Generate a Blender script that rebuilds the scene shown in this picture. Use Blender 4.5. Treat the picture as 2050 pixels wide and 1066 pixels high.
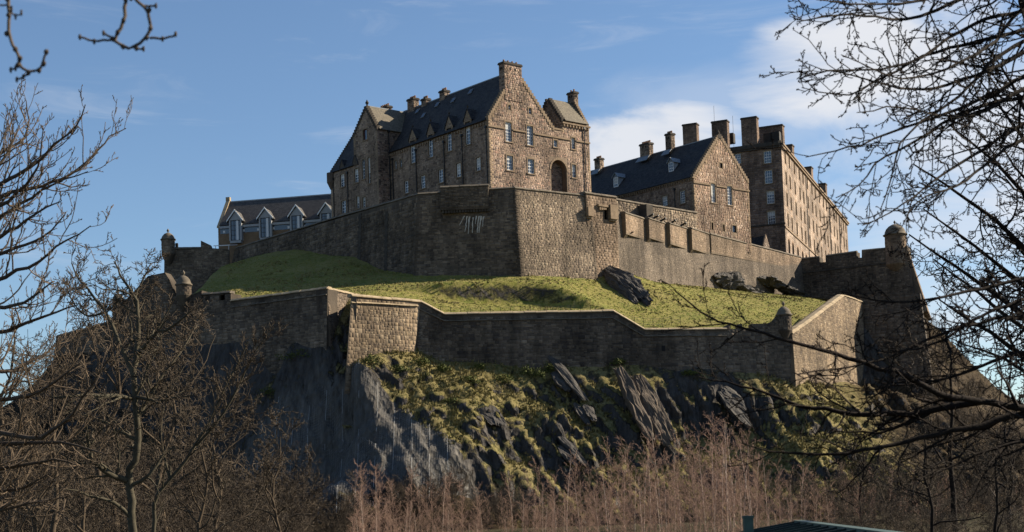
import bpy, bmesh, math, random
import numpy as np
from mathutils import Vector, Matrix
from mathutils.geometry import tessellate_polygon

SC = bpy.context.scene
for o in list(bpy.data.objects):
    bpy.data.objects.remove(o, do_unlink=True)
COL = SC.collection
rad = math.radians
rnd = random.Random(7)

# ------------------------------------------------------------------ camera
F_PX, CX, PITCH, ROLL = 3000.0, 1025.0, rad(3.5), rad(-2.0)
CY = 1000.0 - F_PX * math.tan(PITCH)
CAM = Vector((0, 0, 1.7))
RM = Matrix.Rotation(math.pi / 2 + PITCH, 3, 'X') @ Matrix.Rotation(ROLL, 3, 'Z')
cd = bpy.data.cameras.new('camera')
cam = bpy.data.objects.new('camera', cd)
COL.objects.link(cam)
cam.location = CAM
cam.rotation_euler = RM.to_euler()
cd.sensor_width = 36.0
cd.lens = F_PX / 2050.0 * 36.0
cd.shift_y = (CY - 533.0) / 2050.0
cd.clip_start = 0.1
cd.clip_end = 20000
cd.dof.use_dof = True
cd.dof.focus_distance = 215
cd.dof.aperture_fstop = 4.5
SC.camera = cam

# ------------------------------------------------------------------ light
SUN_AZ, SUN_EL = rad(16.0), rad(30.0)          # azimuth from +X towards +Y
SUND = Vector((math.cos(SUN_AZ) * math.cos(SUN_EL), math.sin(SUN_AZ) * math.cos(SUN_EL), math.sin(SUN_EL)))
sd = bpy.data.lights.new('sun', 'SUN')
sd.energy = 5.0
sd.angle = rad(0.5)
sd.color = (1.0, 0.87, 0.68)
sun = bpy.data.objects.new('sun', sd)
COL.objects.link(sun)
sun.location = SUND * 400
sun.rotation_euler = SUND.to_track_quat('Z', 'Y').to_euler()
SC.view_settings.view_transform = 'Standard'
SC.view_settings.look = 'None'
SC.view_settings.gamma = 1
SC.view_settings.exposure = 1.2
SC.view_settings.use_curve_mapping = False

def ray(x, y):
    d = RM @ Vector(((x - CX) / F_PX, (CY - y) / F_PX, -1.0))
    return d

def P(x, y, depth):
    d = ray(x, y)
    return CAM + d * (depth / d.y)

# ------------------------------------------------------------------ node helpers
class NT:
    def __init__(s, tree):
        s.t = tree
        s.n = tree.nodes
    def node(s, kind, **kw):
        n = s.n.new(kind)
        for k, v in kw.items():
            if hasattr(n, k) and not k.startswith('i_'):
                setattr(n, k, v)
        return n
    def link(s, a, b):
        s.t.links.new(a, b)
    def setin(s, n, name, v):
        if hasattr(v, 'default_value') or hasattr(v, 'is_linked'):
            s.link(v, n.inputs[name])
        else:
            n.inputs[name].default_value = v
    def math(s, op, a, b=None, clamp=False):
        n = s.n.new('ShaderNodeMath'); n.operation = op; n.use_clamp = clamp
        s.setin(n, 0, a)
        if b is not None: s.setin(n, 1, b)
        return n.outputs[0]
    def noise(s, vec, scale, detail=4, rough=.55, dist=0.0):
        n = s.n.new('ShaderNodeTexNoise')
        n.inputs['Scale'].default_value = scale
        n.inputs['Detail'].default_value = detail
        n.inputs['Roughness'].default_value = rough
        n.inputs['Distortion'].default_value = dist
        if vec is not None: s.link(vec, n.inputs['Vector'])
        return n.outputs['Fac']
    def ramp(s, fac, stops):
        n = s.n.new('ShaderNodeValToRGB')
        e = n.color_ramp.elements
        while len(e) < len(stops): e.new(0.5)
        for el, (p, c) in zip(e, stops):
            el.position = p
            el.color = (c[0], c[1], c[2], 1) if isinstance(c, (tuple, list)) else (c, c, c, 1)
        s.link(fac, n.inputs['Fac'])
        return n.outputs['Color']
    def mix(s, fac, a, b, mode='MIX'):
        n = s.n.new('ShaderNodeMix'); n.data_type = 'RGBA'; n.blend_type = mode
        s.setin(n, 0, fac)
        for i, v in ((6, a), (7, b)):
            if hasattr(v, 'is_linked'): s.link(v, n.inputs[i])
            else: n.inputs[i].default_value = (v[0], v[1], v[2], 1)
        return n.outputs[2]
    def maprange(s, v, a, b, c=0., d=1.):
        n = s.n.new('ShaderNodeMapRange'); n.clamp = True
        n.interpolation_type = 'SMOOTHSTEP'
        s.link(v, n.inputs[0])
        for i, q in enumerate((a, b, c, d)): n.inputs[i + 1].default_value = q
        return n.outputs[0]
    def vmap(s, vec, scale):
        n = s.n.new('ShaderNodeMapping'); n.inputs['Scale'].default_value = scale
        s.link(vec, n.inputs['Vector'])
        return n.outputs['Vector']

# ------------------------------------------------------------------ world
world = bpy.data.worlds.new('World')
SC.world = world
world.use_nodes = True
w = NT(world.node_tree)
for n in list(w.n): w.n.remove(n)
sky = w.node('ShaderNodeTexSky')
sky.sky_type = 'NISHITA'
sky.sun_disc = False
sky.sun_elevation = SUN_EL
sky.sun_rotation = math.pi / 2 - SUN_AZ
sky.altitude = 60
sky.air_density = 1.0
sky.dust_density = 0.2
sky.ozone_density = 4.0
tc = w.node('ShaderNodeTexCoord')
dirv = tc.outputs['Generated']
def vdot(vec, v):
    n = w.node('ShaderNodeVectorMath'); n.operation = 'DOT_PRODUCT'
    w.link(vec, n.inputs[0]); n.inputs[1].default_value = v
    return n.outputs['Value']
# soft clouds: wind-drawn noise, thicker in two banks to the west and thin elsewhere
st = w.vmap(dirv, (3.0, 3.0, 9.0))
n1 = w.noise(st, 2.2, 9, .58, .6)
n2 = w.noise(w.vmap(dirv, (2.0, 2.0, 14.0)), 3.0, 8, .62, 1.0)
wispy = w.math('MULTIPLY', w.maprange(n2, .50, .85), .30)
total = wispy
def cloudbank(cx, cy, sx, sy, amount, lo, hi):
    c = ray(cx, cy).normalized()
    right = Vector((c.y, -c.x, 0)).normalized(); up = right.cross(c)
    a = w.math('DIVIDE', vdot(dirv, tuple(right)), sx)
    b = w.math('DIVIDE', vdot(dirv, tuple(up)), sy)
    r2 = w.math('ADD', w.math('MULTIPLY', a, a), w.math('MULTIPLY', b, b))
    front = w.math('GREATER_THAN', vdot(dirv, tuple(c)), 0.0)
    g = w.math('MULTIPLY', w.math('SUBTRACT', 1.0, r2, True), front)
    t = w.math('ADD', w.math('MULTIPLY', g, .50), w.math('MULTIPLY', n1, 1.05))
    return w.math('MULTIPLY', w.math('MULTIPLY', w.maprange(t, lo, hi), w.maprange(g, 0.0, .35)), amount)
for args in ((1300, 285, .085, .034, .9, .68, 1.05), (1790, 120, .13, .052, .95, .64, 1.05), (2000, 420, .16, .13, .6, .66, 1.1),
             (1480, 215, .14, .04, .26, .62, 1.1), (2500, 250, .25, .12, .8, .55, .95)):
    total = w.math('MAXIMUM', total, cloudbank(*args))
mixed = w.mix(total, sky.outputs['Color'], (6.2, 6.3, 6.6))
bg = w.node('ShaderNodeBackground')
w.link(mixed, bg.inputs['Color'])
bg.inputs['Strength'].default_value = 0.058
wo = w.node('ShaderNodeOutputWorld')
w.link(bg.outputs[0], wo.inputs['Surface'])

# ------------------------------------------------------------------ materials
def new_mat(name):
    m = bpy.data.materials.new(name); m.use_nodes = True
    t = NT(m.node_tree)
    b = t.n.get('Principled BSDF')
    return m, t, b

def bump(t, b, h, strength, dist=.05):
    n = t.node('ShaderNodeBump')
    n.inputs['Strength'].default_value = strength
    n.inputs['Distance'].default_value = dist
    t.link(h, n.inputs['Height'])
    t.link(n.outputs[0], b.inputs['Normal'])

def objvec(t):
    return t.node('ShaderNodeTexCoord').outputs['Object']

def geo(t):
    return t.node('ShaderNodeNewGeometry')

M = {}
# masonry: colour of each stone comes from the mesh, weathering from noise
m, t, b = new_mat('masonry')
at = t.node('ShaderNodeAttribute'); at.attribute_name = 'Col'
pos = geo(t).outputs['Position']
big = t.noise(pos, .16, 5, .6)
streak = t.noise(t.vmap(pos, (1.0, 1.0, .12)), .55, 5, .65)
fine = t.noise(pos, 5.0, 4, .65)
k = t.math('MULTIPLY', t.maprange(big, .3, .7, .58, 1.2), t.maprange(streak, .3, .62, .62, 1.12))
k = t.math('MULTIPLY', k, t.maprange(fine, .2, .8, .84, 1.14))
c = t.mix(1.0, at.outputs['Color'], (1, 1, 1), 'MULTIPLY')
hsv = t.node('ShaderNodeHueSaturation'); t.link(c, hsv.inputs['Color']); t.link(k, hsv.inputs['Value'])
# lichen and soot patches
so = t.maprange(t.noise(pos, .7, 6, .7), .55, .76, 0, .38)
c2 = t.mix(so, hsv.outputs['Color'], (.035, .030, .026))
t.link(c2, b.inputs['Base Color'])
b.inputs['Roughness'].default_value = .92
b.inputs['Specular IOR Level'].default_value = .2
bump(t, b, fine, .55, .06)
M['masonry'] = m

def simple(name, col, rough=.7, var=.25, scale=2.0, metal=0., bumps=.0, spec=.3):
    m, t, b = new_mat(name)
    nz = t.noise(objvec(t), scale, 5, .6)
    lo = tuple(x * (1 - var) for x in col); hi = tuple(min(1, x * (1 + var)) for x in col)
    t.link(t.ramp(nz, [(.25, lo), (.75, hi)]), b.inputs['Base Color'])
    b.inputs['Roughness'].default_value = rough
    b.inputs['Metallic'].default_value = metal
    b.inputs['Specular IOR Level'].default_value = spec
    if bumps: bump(t, b, t.noise(objvec(t), scale * 5, 4), bumps, .03)
    M[name] = m
    return m

simple('dressed_stone', (.20, .145, .095), .9, .35, 1.6, bumps=.3)
simple('coping_stone', (.30, .235, .15), .9, .4, 1.2, bumps=.4)
simple('dark_coping', (.12, .10, .075), .95, .5, 1.0, bumps=.4)
simple('soot_shade_stone', (.050, .042, .034), .95, .5, 1.4, bumps=.4)  # sooty stone; also shade put into the trim of unlit faces
simple('chimney_pot', (.27, .15, .09), .85, .3, 4)
simple('white_paint', (.74, .74, .72), .5, .06, 3)
simple('pale_paint', (.27, .28, .29), .5, .1, 3)
simple('lead', (.17, .19, .21), .5, .25, 2)
simple('iron_black', (.012, .012, .013), .5, .3, 5)
simple('tan_brick', (.17, .115, .07), .9, .25, 1.5, bumps=.2)
simple('interior_dark', (.012, .011, .011), .9, .2, 1)
simple('red_shutter', (.10, .03, .025), .6, .2, 4)
simple('blind_cloth', (.42, .42, .40), .8, .1, 2)
simple('lime', (.42, .39, .34), .95, .35, 2.5)
simple('wire', (.22, .22, .22), .6, .2, 4)
simple('cable', (.34, .34, .33), .55, .2, 2)
simple('green_paint', (.010, .020, .016), .45, .35, 2.5)
simple('green_light', (.055, .085, .068), .5, .25, 4)
simple('white_sheet', (.55, .56, .57), .4, .1, 2)
simple('bark_grey', (.055, .047, .030), .95, .45, 5, bumps=.4)
simple('bark_silhouette', (.016, .012, .010), .95, .4, 6, bumps=.4, spec=.1)  # backlit silhouette put into the bark colour
simple('bark_near', (.060, .045, .032), .95, .4, 6, bumps=.4)
simple('bark_brown', (.065, .047, .03), .95, .4, 5)
simple('twig_brown', (.125, .092, .062), .95, .4, 3)
simple('twig_left', (.062, .047, .032), .95, .45, 3)
simple('twig_red', (.265, .170, .125), .95, .35, .6)
simple('birch_dark', (.22, .145, .105), .9, .35, 2)
simple('birch_bark', (.48, .37, .29), .85, .35, 3)
simple('scrub', (.050, .038, .027), .95, .5, 1.0)
m, t, b = new_mat('glass')
b.inputs['Base Color'].default_value = (.035, .05, .075, 1)
b.inputs['Roughness'].default_value = .12
b.inputs['Specular IOR Level'].default_value = .8
bump(t, b, t.noise(objvec(t), 1.3, 2), .06, .05)
M['glass'] = m

# slate: rows of slates from UV in metres
def slate(name, dark, light, moss):
    m, t, b = new_mat(name)
    uv = t.node('ShaderNodeUVMap').outputs['UV']
    br = t.node('ShaderNodeTexBrick')
    br.inputs['Scale'].default_value = 1.0
    br.inputs['Brick Width'].default_value = .34
    br.inputs['Row Height'].default_value = .24
    br.inputs['Mortar Size'].default_value = .018
    br.inputs['Bias'].default_value = .0
    br.inputs['Color1'].default_value = (*dark, 1)
    br.inputs['Color2'].default_value = (*light, 1)
    br.inputs['Mortar'].default_value = (dark[0] * .35, dark[1] * .35, dark[2] * .35, 1)
    t.link(uv, br.inputs['Vector'])
    pos = geo(t).outputs['Position']
    n = t.noise(pos, .5, 6, .65)
    c = t.mix(t.maprange(n, .48, .72, 0, .6), br.outputs['Color'], moss)
    t.link(c, b.inputs['Base Color'])
    b.inputs['Roughness'].default_value = .72
    b.inputs['Specular IOR Level'].default_value = .25
    bump(t, b, br.outputs['Fac'], -.4, .03)
    M[name] = m
slate('slate', (.017, .017, .019), (.052, .050, .050), (.062, .055, .044))
slate('slate_warm', (.10, .085, .062), (.165, .14, .10), (.14, .12, .08))
slate('slate_new', (.050, .047, .045), (.10, .092, .085), (.075, .07, .065))

def terrain_mat(name, g1, g2, straw, rock1, rock2, lo, hi):
    m, t, b = new_mat(name)
    g = geo(t)
    pos = g.outputs['Position']
    sep = t.node('ShaderNodeSeparateXYZ'); t.link(g.outputs['Normal'], sep.inputs[0])
    n1 = t.noise(pos, .22, 6, .65)
    n2 = t.noise(pos, 1.6, 6, .7)
    n3 = t.noise(pos, 6.0, 4, .7)
    n0 = t.noise(pos, .09, 5, .6)
    grass = t.mix(t.maprange(n1, .36, .64), g1, g2)
    grass = t.mix(t.maprange(n0, .50, .66, 0, .55), grass, straw)
    grass = t.mix(t.maprange(n2, .40, .66), grass, straw)
    grass = t.mix(t.maprange(n3, .45, .75, 0, .45), grass, (g1[0] * .4, g1[1] * .4, g1[2] * .4))
    rockv = t.vmap(pos, (1.6, .5, .35))
    r1 = t.noise(rockv, .8, 8, .7, .4)
    rock = t.ramp(r1, [(.3, rock1), (.55, tuple((a + c) / 2 for a, c in zip(rock1, rock2))), (.78, rock2)])
    at = t.node('ShaderNodeAttribute'); at.attribute_name = 'Col'
    asep = t.node('ShaderNodeSeparateColor'); t.link(at.outputs['Color'], asep.inputs[0])
    rock = t.mix(asep.outputs[2], rock, t.ramp(r1, [(.3, (.060, .056, .050)), (.55, (.105, .097, .086)), (.78, (.185, .170, .150))]))
    sl = t.math('ADD', sep.outputs['Z'], t.math('MULTIPLY', t.math('SUBTRACT', n2, .5), .55))
    sl = t.math('SUBTRACT', sl, asep.outputs[0])
    grass = t.mix(t.math('MULTIPLY', asep.outputs[1], t.maprange(n1, .2, .5, .75, 1.0)), grass, t.ramp(n2, [(.3, (.022, .016, .010)), (.7, (.075, .052, .028))]))
    f = t.maprange(sl, lo, hi)
    t.link(t.mix(f, rock, grass), b.inputs['Base Color'])
    b.inputs['Roughness'].default_value = .95
    b.inputs['Specular IOR Level'].default_value = .12
    hh = t.math('ADD', t.math('MULTIPLY', n3, .5), n2)
    hr = 0
    for sc_, am in ((.55, 2.6), (1.5, 1.1)):
        vo = t.node('ShaderNodeTexVoronoi'); vo.inputs['Scale'].default_value = sc_; vo.inputs['Randomness'].default_value = 1.0
        t.link(t.vmap(pos, (1.3, 1.0, .62)), vo.inputs['Vector'])
        hr = t.math('ADD', t.math('MULTIPLY', vo.outputs['Distance'], am), hr)
    hr = t.math('ADD', hr, t.math('MULTIPLY', r1, 1.2))
    mh = t.node('ShaderNodeMix'); mh.data_type = 'FLOAT'
    t.link(f, mh.inputs[0]); t.link(hr, mh.inputs[2]); t.link(hh, mh.inputs[3])
    bump(t, b, mh.outputs[0], 1.0, .30)
    M[name] = m
terrain_mat('lawn', (.105, .128, .022), (.185, .178, .040), (.255, .212, .078), (.05, .045, .04), (.09, .08, .07), .30, .50)
terrain_mat('crag', (.092, .090, .026), (.175, .145, .050), (.235, .190, .088), (.026, .024, .023), (.105, .096, .088), .46, .62)
terrain_mat('earth', (.030, .030, .012), (.05, .04, .02), (.07, .055, .03), (.02, .02, .02), (.04, .035, .03), .2, .4)
m, t, b = new_mat('rock')
pos = geo(t).outputs['Position']
r1 = t.noise(t.vmap(pos, (1.2, 1.2, .6)), 1.2, 8, .72, .3)
t.link(t.ramp(r1, [(.3, (.020, .018, .016)), (.6, (.060, .052, .044)), (.8, (.13, .11, .088))]), b.inputs['Base Color'])
b.inputs['Roughness'].default_value = .85
bump(t, b, r1, .9, .2)
M['rock'] = m
m, t, b = new_mat('rock_slab')
r1 = t.noise(t.vmap(geo(t).outputs['Position'], (1.5, 1.5, .5)), 1.0, 8, .72, .3)
t.link(t.ramp(r1, [(.3, (.035, .026, .019)), (.55, (.095, .070, .048)), (.75, (.17, .125, .085))]), b.inputs['Base Color'])
b.inputs['Roughness'].default_value = .9
bump(t, b, r1, .9, .2)
M['rock_slab'] = m
def leafmat(name, a, c):
    m, t, b = new_mat(name)
    at = t.node('ShaderNodeAttribute'); at.attribute_name = 'Col'
    t.link(t.mix(at.outputs['Fac'], a, c), b.inputs['Base Color'])
    b.inputs['Roughness'].default_value = .8
    b.inputs['Specular IOR Level'].default_value = .15
    M[name] = m
leafmat('gorse', (.030, .042, .010), (.095, .105, .026))
leafmat('tuft', (.095, .088, .028), (.250, .205, .092))
leafmat('tuft_green', (.150, .160, .034), (.240, .215, .070))
# ------------------------------------------------------------------ mesh + object helpers
def world_loc(o):
    v = Vector((0, 0, 0))
    while o is not None:
        v += o.location; o = o.parent
    return v

class MB:
    """collects shapes in world space; build() links them as ONE mesh object"""
    def __init__(s):
        s.v, s.f, s.c, s.uv = [], [], [], {}
    def poly(s, pts, col=None, uv=None):
        i = len(s.v)
        s.v += [tuple(p) for p in pts]
        s.c += [col or (1, 1, 1)] * len(pts)
        if uv: s.uv[len(s.f)] = uv
        s.f.append(tuple(range(i, i + len(pts))))
    def hexa(s, p, col=None):
        """8 corners: bottom 4 (ccw from above) then top 4"""
        i = len(s.v)
        s.v += [tuple(q) for q in p]
        s.c += [col or (1, 1, 1)] * 8
        for f in ((3, 2, 1, 0), (4, 5, 6, 7), (0, 1, 5, 4), (1, 2, 6, 5), (2, 3, 7, 6), (3, 0, 4, 7)):
            s.f.append(tuple(i + k for k in f))
    def box(s, o, ax, ay, az, col=None):
        """corner o and three edge vectors"""
        s.hexa([o, o + ax, o + ax + ay, o + ay, o + az, o + ax + az, o + ax + ay + az, o + ay + az], col)
    def lathe(s, base, prof, n=20, col=None):
        i = len(s.v)
        for r, z in prof:
            for k in range(n):
                a = 2 * math.pi * k / n
                s.v.append((base.x + r * math.cos(a), base.y + r * math.sin(a), base.z + z)); s.c.append(col or (1, 1, 1))
        for j in range(len(prof) - 1):
            for k in range(n):
                q = (k + 1) % n
                s.f.append((i + j * n + k, i + j * n + q, i + (j + 1) * n + q, i + (j + 1) * n + k))
        s.f.append(tuple(i + (len(prof) - 1) * n + k for k in range(n)))
        s.f.append(tuple(i + k for k in reversed(range(n))))
    def tube(s, pts, radii, n=6, col=None):
        i = len(s.v); m_ = len(pts)
        for j in range(m_):
            a = pts[max(0, j - 1)]; b_ = pts[min(m_ - 1, j + 1)]
            t = (b_ - a).normalized()
            x = t.orthogonal().normalized() if j == 0 else (xp - t * xp.dot(t)).normalized()
            xp = x; y = t.cross(x)
            r = radii[j] if hasattr(radii, '__len__') else radii
            for k in range(n):
                an = 2 * math.pi * k / n
                s.v.append(tuple(pts[j] + (x * math.cos(an) + y * math.sin(an)) * r)); s.c.append(col or (1, 1, 1))
        for j in range(m_ - 1):
            for k in range(n):
                q = (k + 1) % n
                s.f.append((i + j * n + k, i + j * n + q, i + (j + 1) * n + q, i + (j + 1) * n + k))
        s.f.append(tuple(i + (m_ - 1) * n + k for k in range(n)))
        s.f.append(tuple(i + k for k in reversed(range(n))))
    def build(s, name, mat, parent=None, smooth=False, label=None, kind=None):
        me = bpy.data.meshes.new(name)
        off = world_loc(parent)
        me.from_pydata([(x - off.x, y - off.y, z - off.z) for x, y, z in s.v], [], s.f)
        if any(c != (1, 1, 1) for c in s.c):
            a = me.attributes.new('Col', 'FLOAT_COLOR', 'POINT')
            arr = np.ones((len(s.v), 4), np.float32); arr[:, :3] = np.array(s.c, np.float32)
            a.data.foreach_set('color', arr.ravel())
        if s.uv:
            ul = me.uv_layers.new(name='UVMap')
            for fi, uv in s.uv.items():
                for li, q in zip(me.polygons[fi].loop_indices, uv):
                    ul.data[li].uv = q
        if smooth:
            me.polygons.foreach_set('use_smooth', [True] * len(me.polygons))
        me.materials.append(M[mat])
        ob = bpy.data.objects.new(name, me)
        COL.objects.link(ob)
        ob.parent = parent
        if label: ob['label'] = label
        if kind: ob['kind'] = kind
        return ob

def thing(name, label, cat, loc, group=None):
    o = bpy.data.objects.new(name, None)
    o.empty_display_size = .5
    COL.objects.link(o)
    o.location = loc
    o['label'] = label; o['category'] = cat
    if group: o['group'] = group
    return o

def np_mesh(name, verts, faces, mat, parent=None, cols=None, smooth=False, kind=None):
    """faces: (n,k) int array, all the same size k"""
    me = bpy.data.meshes.new(name)
    off = world_loc(parent)
    verts = np.asarray(verts, np.float64) - np.array(off)
    faces = np.asarray(faces, np.int32)
    nv, (nf, k) = len(verts), faces.shape
    me.vertices.add(nv); me.vertices.foreach_set('co', verts.astype(np.float32).ravel())
    me.loops.add(nf * k); me.loops.foreach_set('vertex_index', faces.ravel())
    me.polygons.add(nf)
    me.polygons.foreach_set('loop_start', np.arange(0, nf * k, k, dtype=np.int32))
    if smooth: me.polygons.foreach_set('use_smooth', np.ones(nf, bool))
    me.update(calc_edges=True)
    if cols is not None:
        a = me.attributes.new('Col', 'FLOAT_COLOR', 'POINT')
        arr = np.ones((nv, 4), np.float32); arr[:, :3] = cols
        a.data.foreach_set('color', arr.ravel())
    me.materials.append(M[mat])
    ob = bpy.data.objects.new(name, me)
    COL.objects.link(ob)
    ob.parent = parent
    if kind: ob['kind'] = kind
    return ob

class Pl:
    """a wall plane: origin, azimuth of its horizontal axis (to the right seen from outside), batter"""
    def __init__(s, o, az, batter=0.0):
        s.o = o.copy()
        a = rad(az)
        s.u = Vector((math.cos(a), math.sin(a), 0))
        s.h = Vector((s.u.y, -s.u.x, 0))
        s.n = (s.h + Vector((0, 0, batter))).normalized()
        s.w = s.n.cross(s.u)
        s.az = az
    def px(s, x, y):
        d = ray(x, y)
        k = (s.o - CAM).dot(s.n) / d.dot(s.n)
        q = CAM + d * k - s.o
        return (q.dot(s.u), q.dot(s.w))
    def pts(s, L): return [s.px(*q) for q in L]
    def pt(s, a, b, d=0.0): return s.o + s.u * a + s.w * b + s.n * d
    def at(s, x, y, d=0.0): return s.pt(*s.px(x, y), d)
    def rect(s, x0, x1, y0, y1):
        xm, ym = (x0 + x1) / 2, (y0 + y1) / 2
        a0 = s.px(x0, ym)[0]; a1 = s.px(x1, ym)[0]
        return (a0, s.px(xm, y1)[1], a1, s.px(xm, y0)[1])
    def moved(s, d): 
        q = Pl(s.o + s.h * d, s.az); q.n, q.w = s.n, s.w
        return q

def line_x(p, q, r, s_):
    """intersection of 2D lines pq and rs"""
    d1 = (q[0] - p[0], q[1] - p[1]); d2 = (s_[0] - r[0], s_[1] - r[1])
    den = d1[0] * d2[1] - d1[1] * d2[0]
    k = ((r[0] - p[0]) * d2[1] - (r[1] - p[1]) * d2[0]) / den
    return (p[0] + d1[0] * k, p[1] + d1[1] * k)

# linear stone colours, with sun and shade put in: darker copies for unlit faces
PAL = {
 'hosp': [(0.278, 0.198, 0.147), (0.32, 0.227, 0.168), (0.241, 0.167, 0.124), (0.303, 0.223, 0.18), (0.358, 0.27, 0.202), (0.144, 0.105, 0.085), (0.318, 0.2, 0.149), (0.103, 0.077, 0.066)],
 'hosp_shade': [(.235, .172, .125), (.270, .200, .145), (.205, .148, .108), (.240, .178, .135), (.120, .088, .070), (.300, .225, .165)],
 'rubble': [(0.272, 0.186, 0.131), (0.317, 0.227, 0.164), (0.232, 0.154, 0.111), (0.354, 0.268, 0.206), (0.193, 0.131, 0.099), (0.298, 0.201, 0.15)],
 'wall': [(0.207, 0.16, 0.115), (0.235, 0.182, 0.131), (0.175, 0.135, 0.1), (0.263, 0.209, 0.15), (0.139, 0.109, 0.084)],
 'dark':  [(.125, .097, .072), (.145, .112, .082), (.100, .079, .060), (.170, .132, .096), (.078, .062, .050)],  # shade put into the stone colour of unlit rampart faces
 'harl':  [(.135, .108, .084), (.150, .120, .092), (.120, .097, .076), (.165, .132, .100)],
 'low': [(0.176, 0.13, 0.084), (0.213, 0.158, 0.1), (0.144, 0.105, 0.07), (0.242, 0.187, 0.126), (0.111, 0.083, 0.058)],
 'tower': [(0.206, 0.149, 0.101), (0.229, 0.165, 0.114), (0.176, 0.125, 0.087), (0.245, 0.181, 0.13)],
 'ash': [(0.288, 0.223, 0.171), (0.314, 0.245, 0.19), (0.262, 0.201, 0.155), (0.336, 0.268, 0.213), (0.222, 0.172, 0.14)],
 'ash_shade':  [(.170, .118, .088), (.195, .135, .100), (.150, .102, .078), (.215, .150, .112), (.120, .085, .068)],
}

def row_spans(outline, b0, b1):
    def cross(b):
        xs = []
        n = len(outline)
        for i in range(n):
            (x0, y0), (x1, y1) = outline[i], outline[(i + 1) % n]
            if (y0 <= b) != (y1 <= b):
                xs.append(x0 + (x1 - x0) * (b - y0) / (y1 - y0))
        xs.sort()
        return [(xs[i], xs[i + 1]) for i in range(0, len(xs) - 1, 2)]
    A, B = cross(b0 + 1e-4), cross(b1 - 1e-4)
    out = []
    for p in A:
        for q in B:
            lo, hi = max(p[0], q[0]), min(p[1], q[1])
            if hi - lo > .05: out.append((lo, hi))
    return out

def stonework(parent, pl, outline, holes, pal, h=.30, lmin=.35, lmax=.8, depth=.05, seed=1, gap=.009, rough=.35, quoin=None, clip_lo=None, split=None):
    """rubble or coursed stones proud of the backing wall, joined per wall face"""
    R = random.Random(seed)
    if split is None: split = .5 if rough >= .3 else .12
    cols = PAL[pal]
    b0 = min(p[1] for p in outline); b1 = max(p[1] for p in outline)
    if clip_lo is not None: b0 = max(b0, clip_lo)
    V, C = [], []
    U, W, N, O = (np.array(x) for x in (pl.u, pl.w, pl.n, pl.o))
    A = []; Ccol = []
    b = b0; row = 0
    while b < b1 - .06:
        hh = min(h * R.uniform(1 - rough, 1 + rough), b1 - b)
        t = b + hh
        for lo, hi in row_spans(outline, b, t):
            spans = [(lo, hi)]
            for (x0, y0, x1, y1) in holes:
                if y1 <= b or y0 >= t: continue
                ns = []
                for p, q in spans:
                    if x1 <= p or x0 >= q: ns.append((p, q)); continue
                    if x0 - p > .06: ns.append((p, x0))
                    if q - x1 > .06: ns.append((x1, q))
                spans = ns
            for p, q in spans:
                a = p
                while a < q - .02:
                    L = R.uniform(lmin, lmax)
                    isq = quoin and ((a == lo) or False)
                    if isq: L = .75 if row % 2 else .4
                    e = a + L
                    if q - e < lmin * .6: e = q
                    if quoin and e == q and q == hi and q - a > .9 and not isq:
                        e = q - (.4 if row % 2 else .75)
                    isq = isq or (quoin and e == q and q == hi)
                    g = gap
                    cells = [(a, b, e, t)]
                    if not isq and split and R.random() < split:
                        m_ = b + hh * R.uniform(.35, .65); cells = []
                        for y0_, y1_ in ((b, m_), (m_, t)):
                            if R.random() < .5 and e - a > .45:
                                x_ = a + (e - a) * R.uniform(.35, .65); cells += [(a, y0_, x_, y1_), (x_, y0_, e, y1_)]
                            else: cells.append((a, y0_, e, y1_))
                    for (ca, cb_, ce, ct_) in cells:
                        base = quoin if isq else cols[min(int(R.random() ** 1.25 * len(cols)), len(cols) - 1)]
                        k = R.uniform(.84, 1.16) if not isq else R.uniform(.88, 1.1)
                        ch = ct_ - cb_
                        j = lambda: R.uniform(-.2, .2) * ch * rough
                        d = depth * R.uniform(.35, 1.3)
                        iv = min(.018, ch * .10) * R.uniform(.5, 1.5)
                        A.append((ca + g, cb_ + g, ce - g, ct_ - g, d, iv, j(), j(), j(), j(), R.uniform(-.0045, .0045), R.uniform(-.0045, .0045)))
                        Ccol.append((base[0] * k, base[1] * k, base[2] * k))
                    a = e
        b = t; row += 1
    if not A: return None
    A = np.array(A); n = len(A)
    a0, b0_, a1, b1_, d, iv = (A[:, i] for i in range(6))
    V = np.zeros((n, 8, 3))
    cor = ((a0, b0_), (a1, b0_), (a1, b1_), (a0, b1_))
    sgn = ((1, 1), (-1, 1), (-1, -1), (1, -1))
    for i in range(4):
        ca, cb = cor[i]
        V[:, i] = O + ca[:, None] * U + cb[:, None] * W - .01 * N
        fa = ca + sgn[i][0] * iv + A[:, 6 + i] * .3 * 0
        fb = cb + sgn[i][1] * iv + np.abs(A[:, 6 + i]) * sgn[i][1] * .6
        dd = d + (A[:, 10] * sgn[i][0] + A[:, 11] * sgn[i][1])
        V[:, 4 + i] = O + fa[:, None] * U + fb[:, None] * W + dd[:, None] * N
    F = np.array([(4, 5, 6, 7), (0, 1, 5, 4), (1, 2, 6, 5), (2, 3, 7, 6), (3, 0, 4, 7)])
    faces = (np.arange(n)[:, None, None] * 8 + F[None]).reshape(-1, 4)
    cols_ = np.repeat(np.array(Ccol), 8, axis=0)
    return np_mesh('stonework', V.reshape(-1, 3), faces, 'masonry', parent, cols_, kind='stuff')

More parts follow.
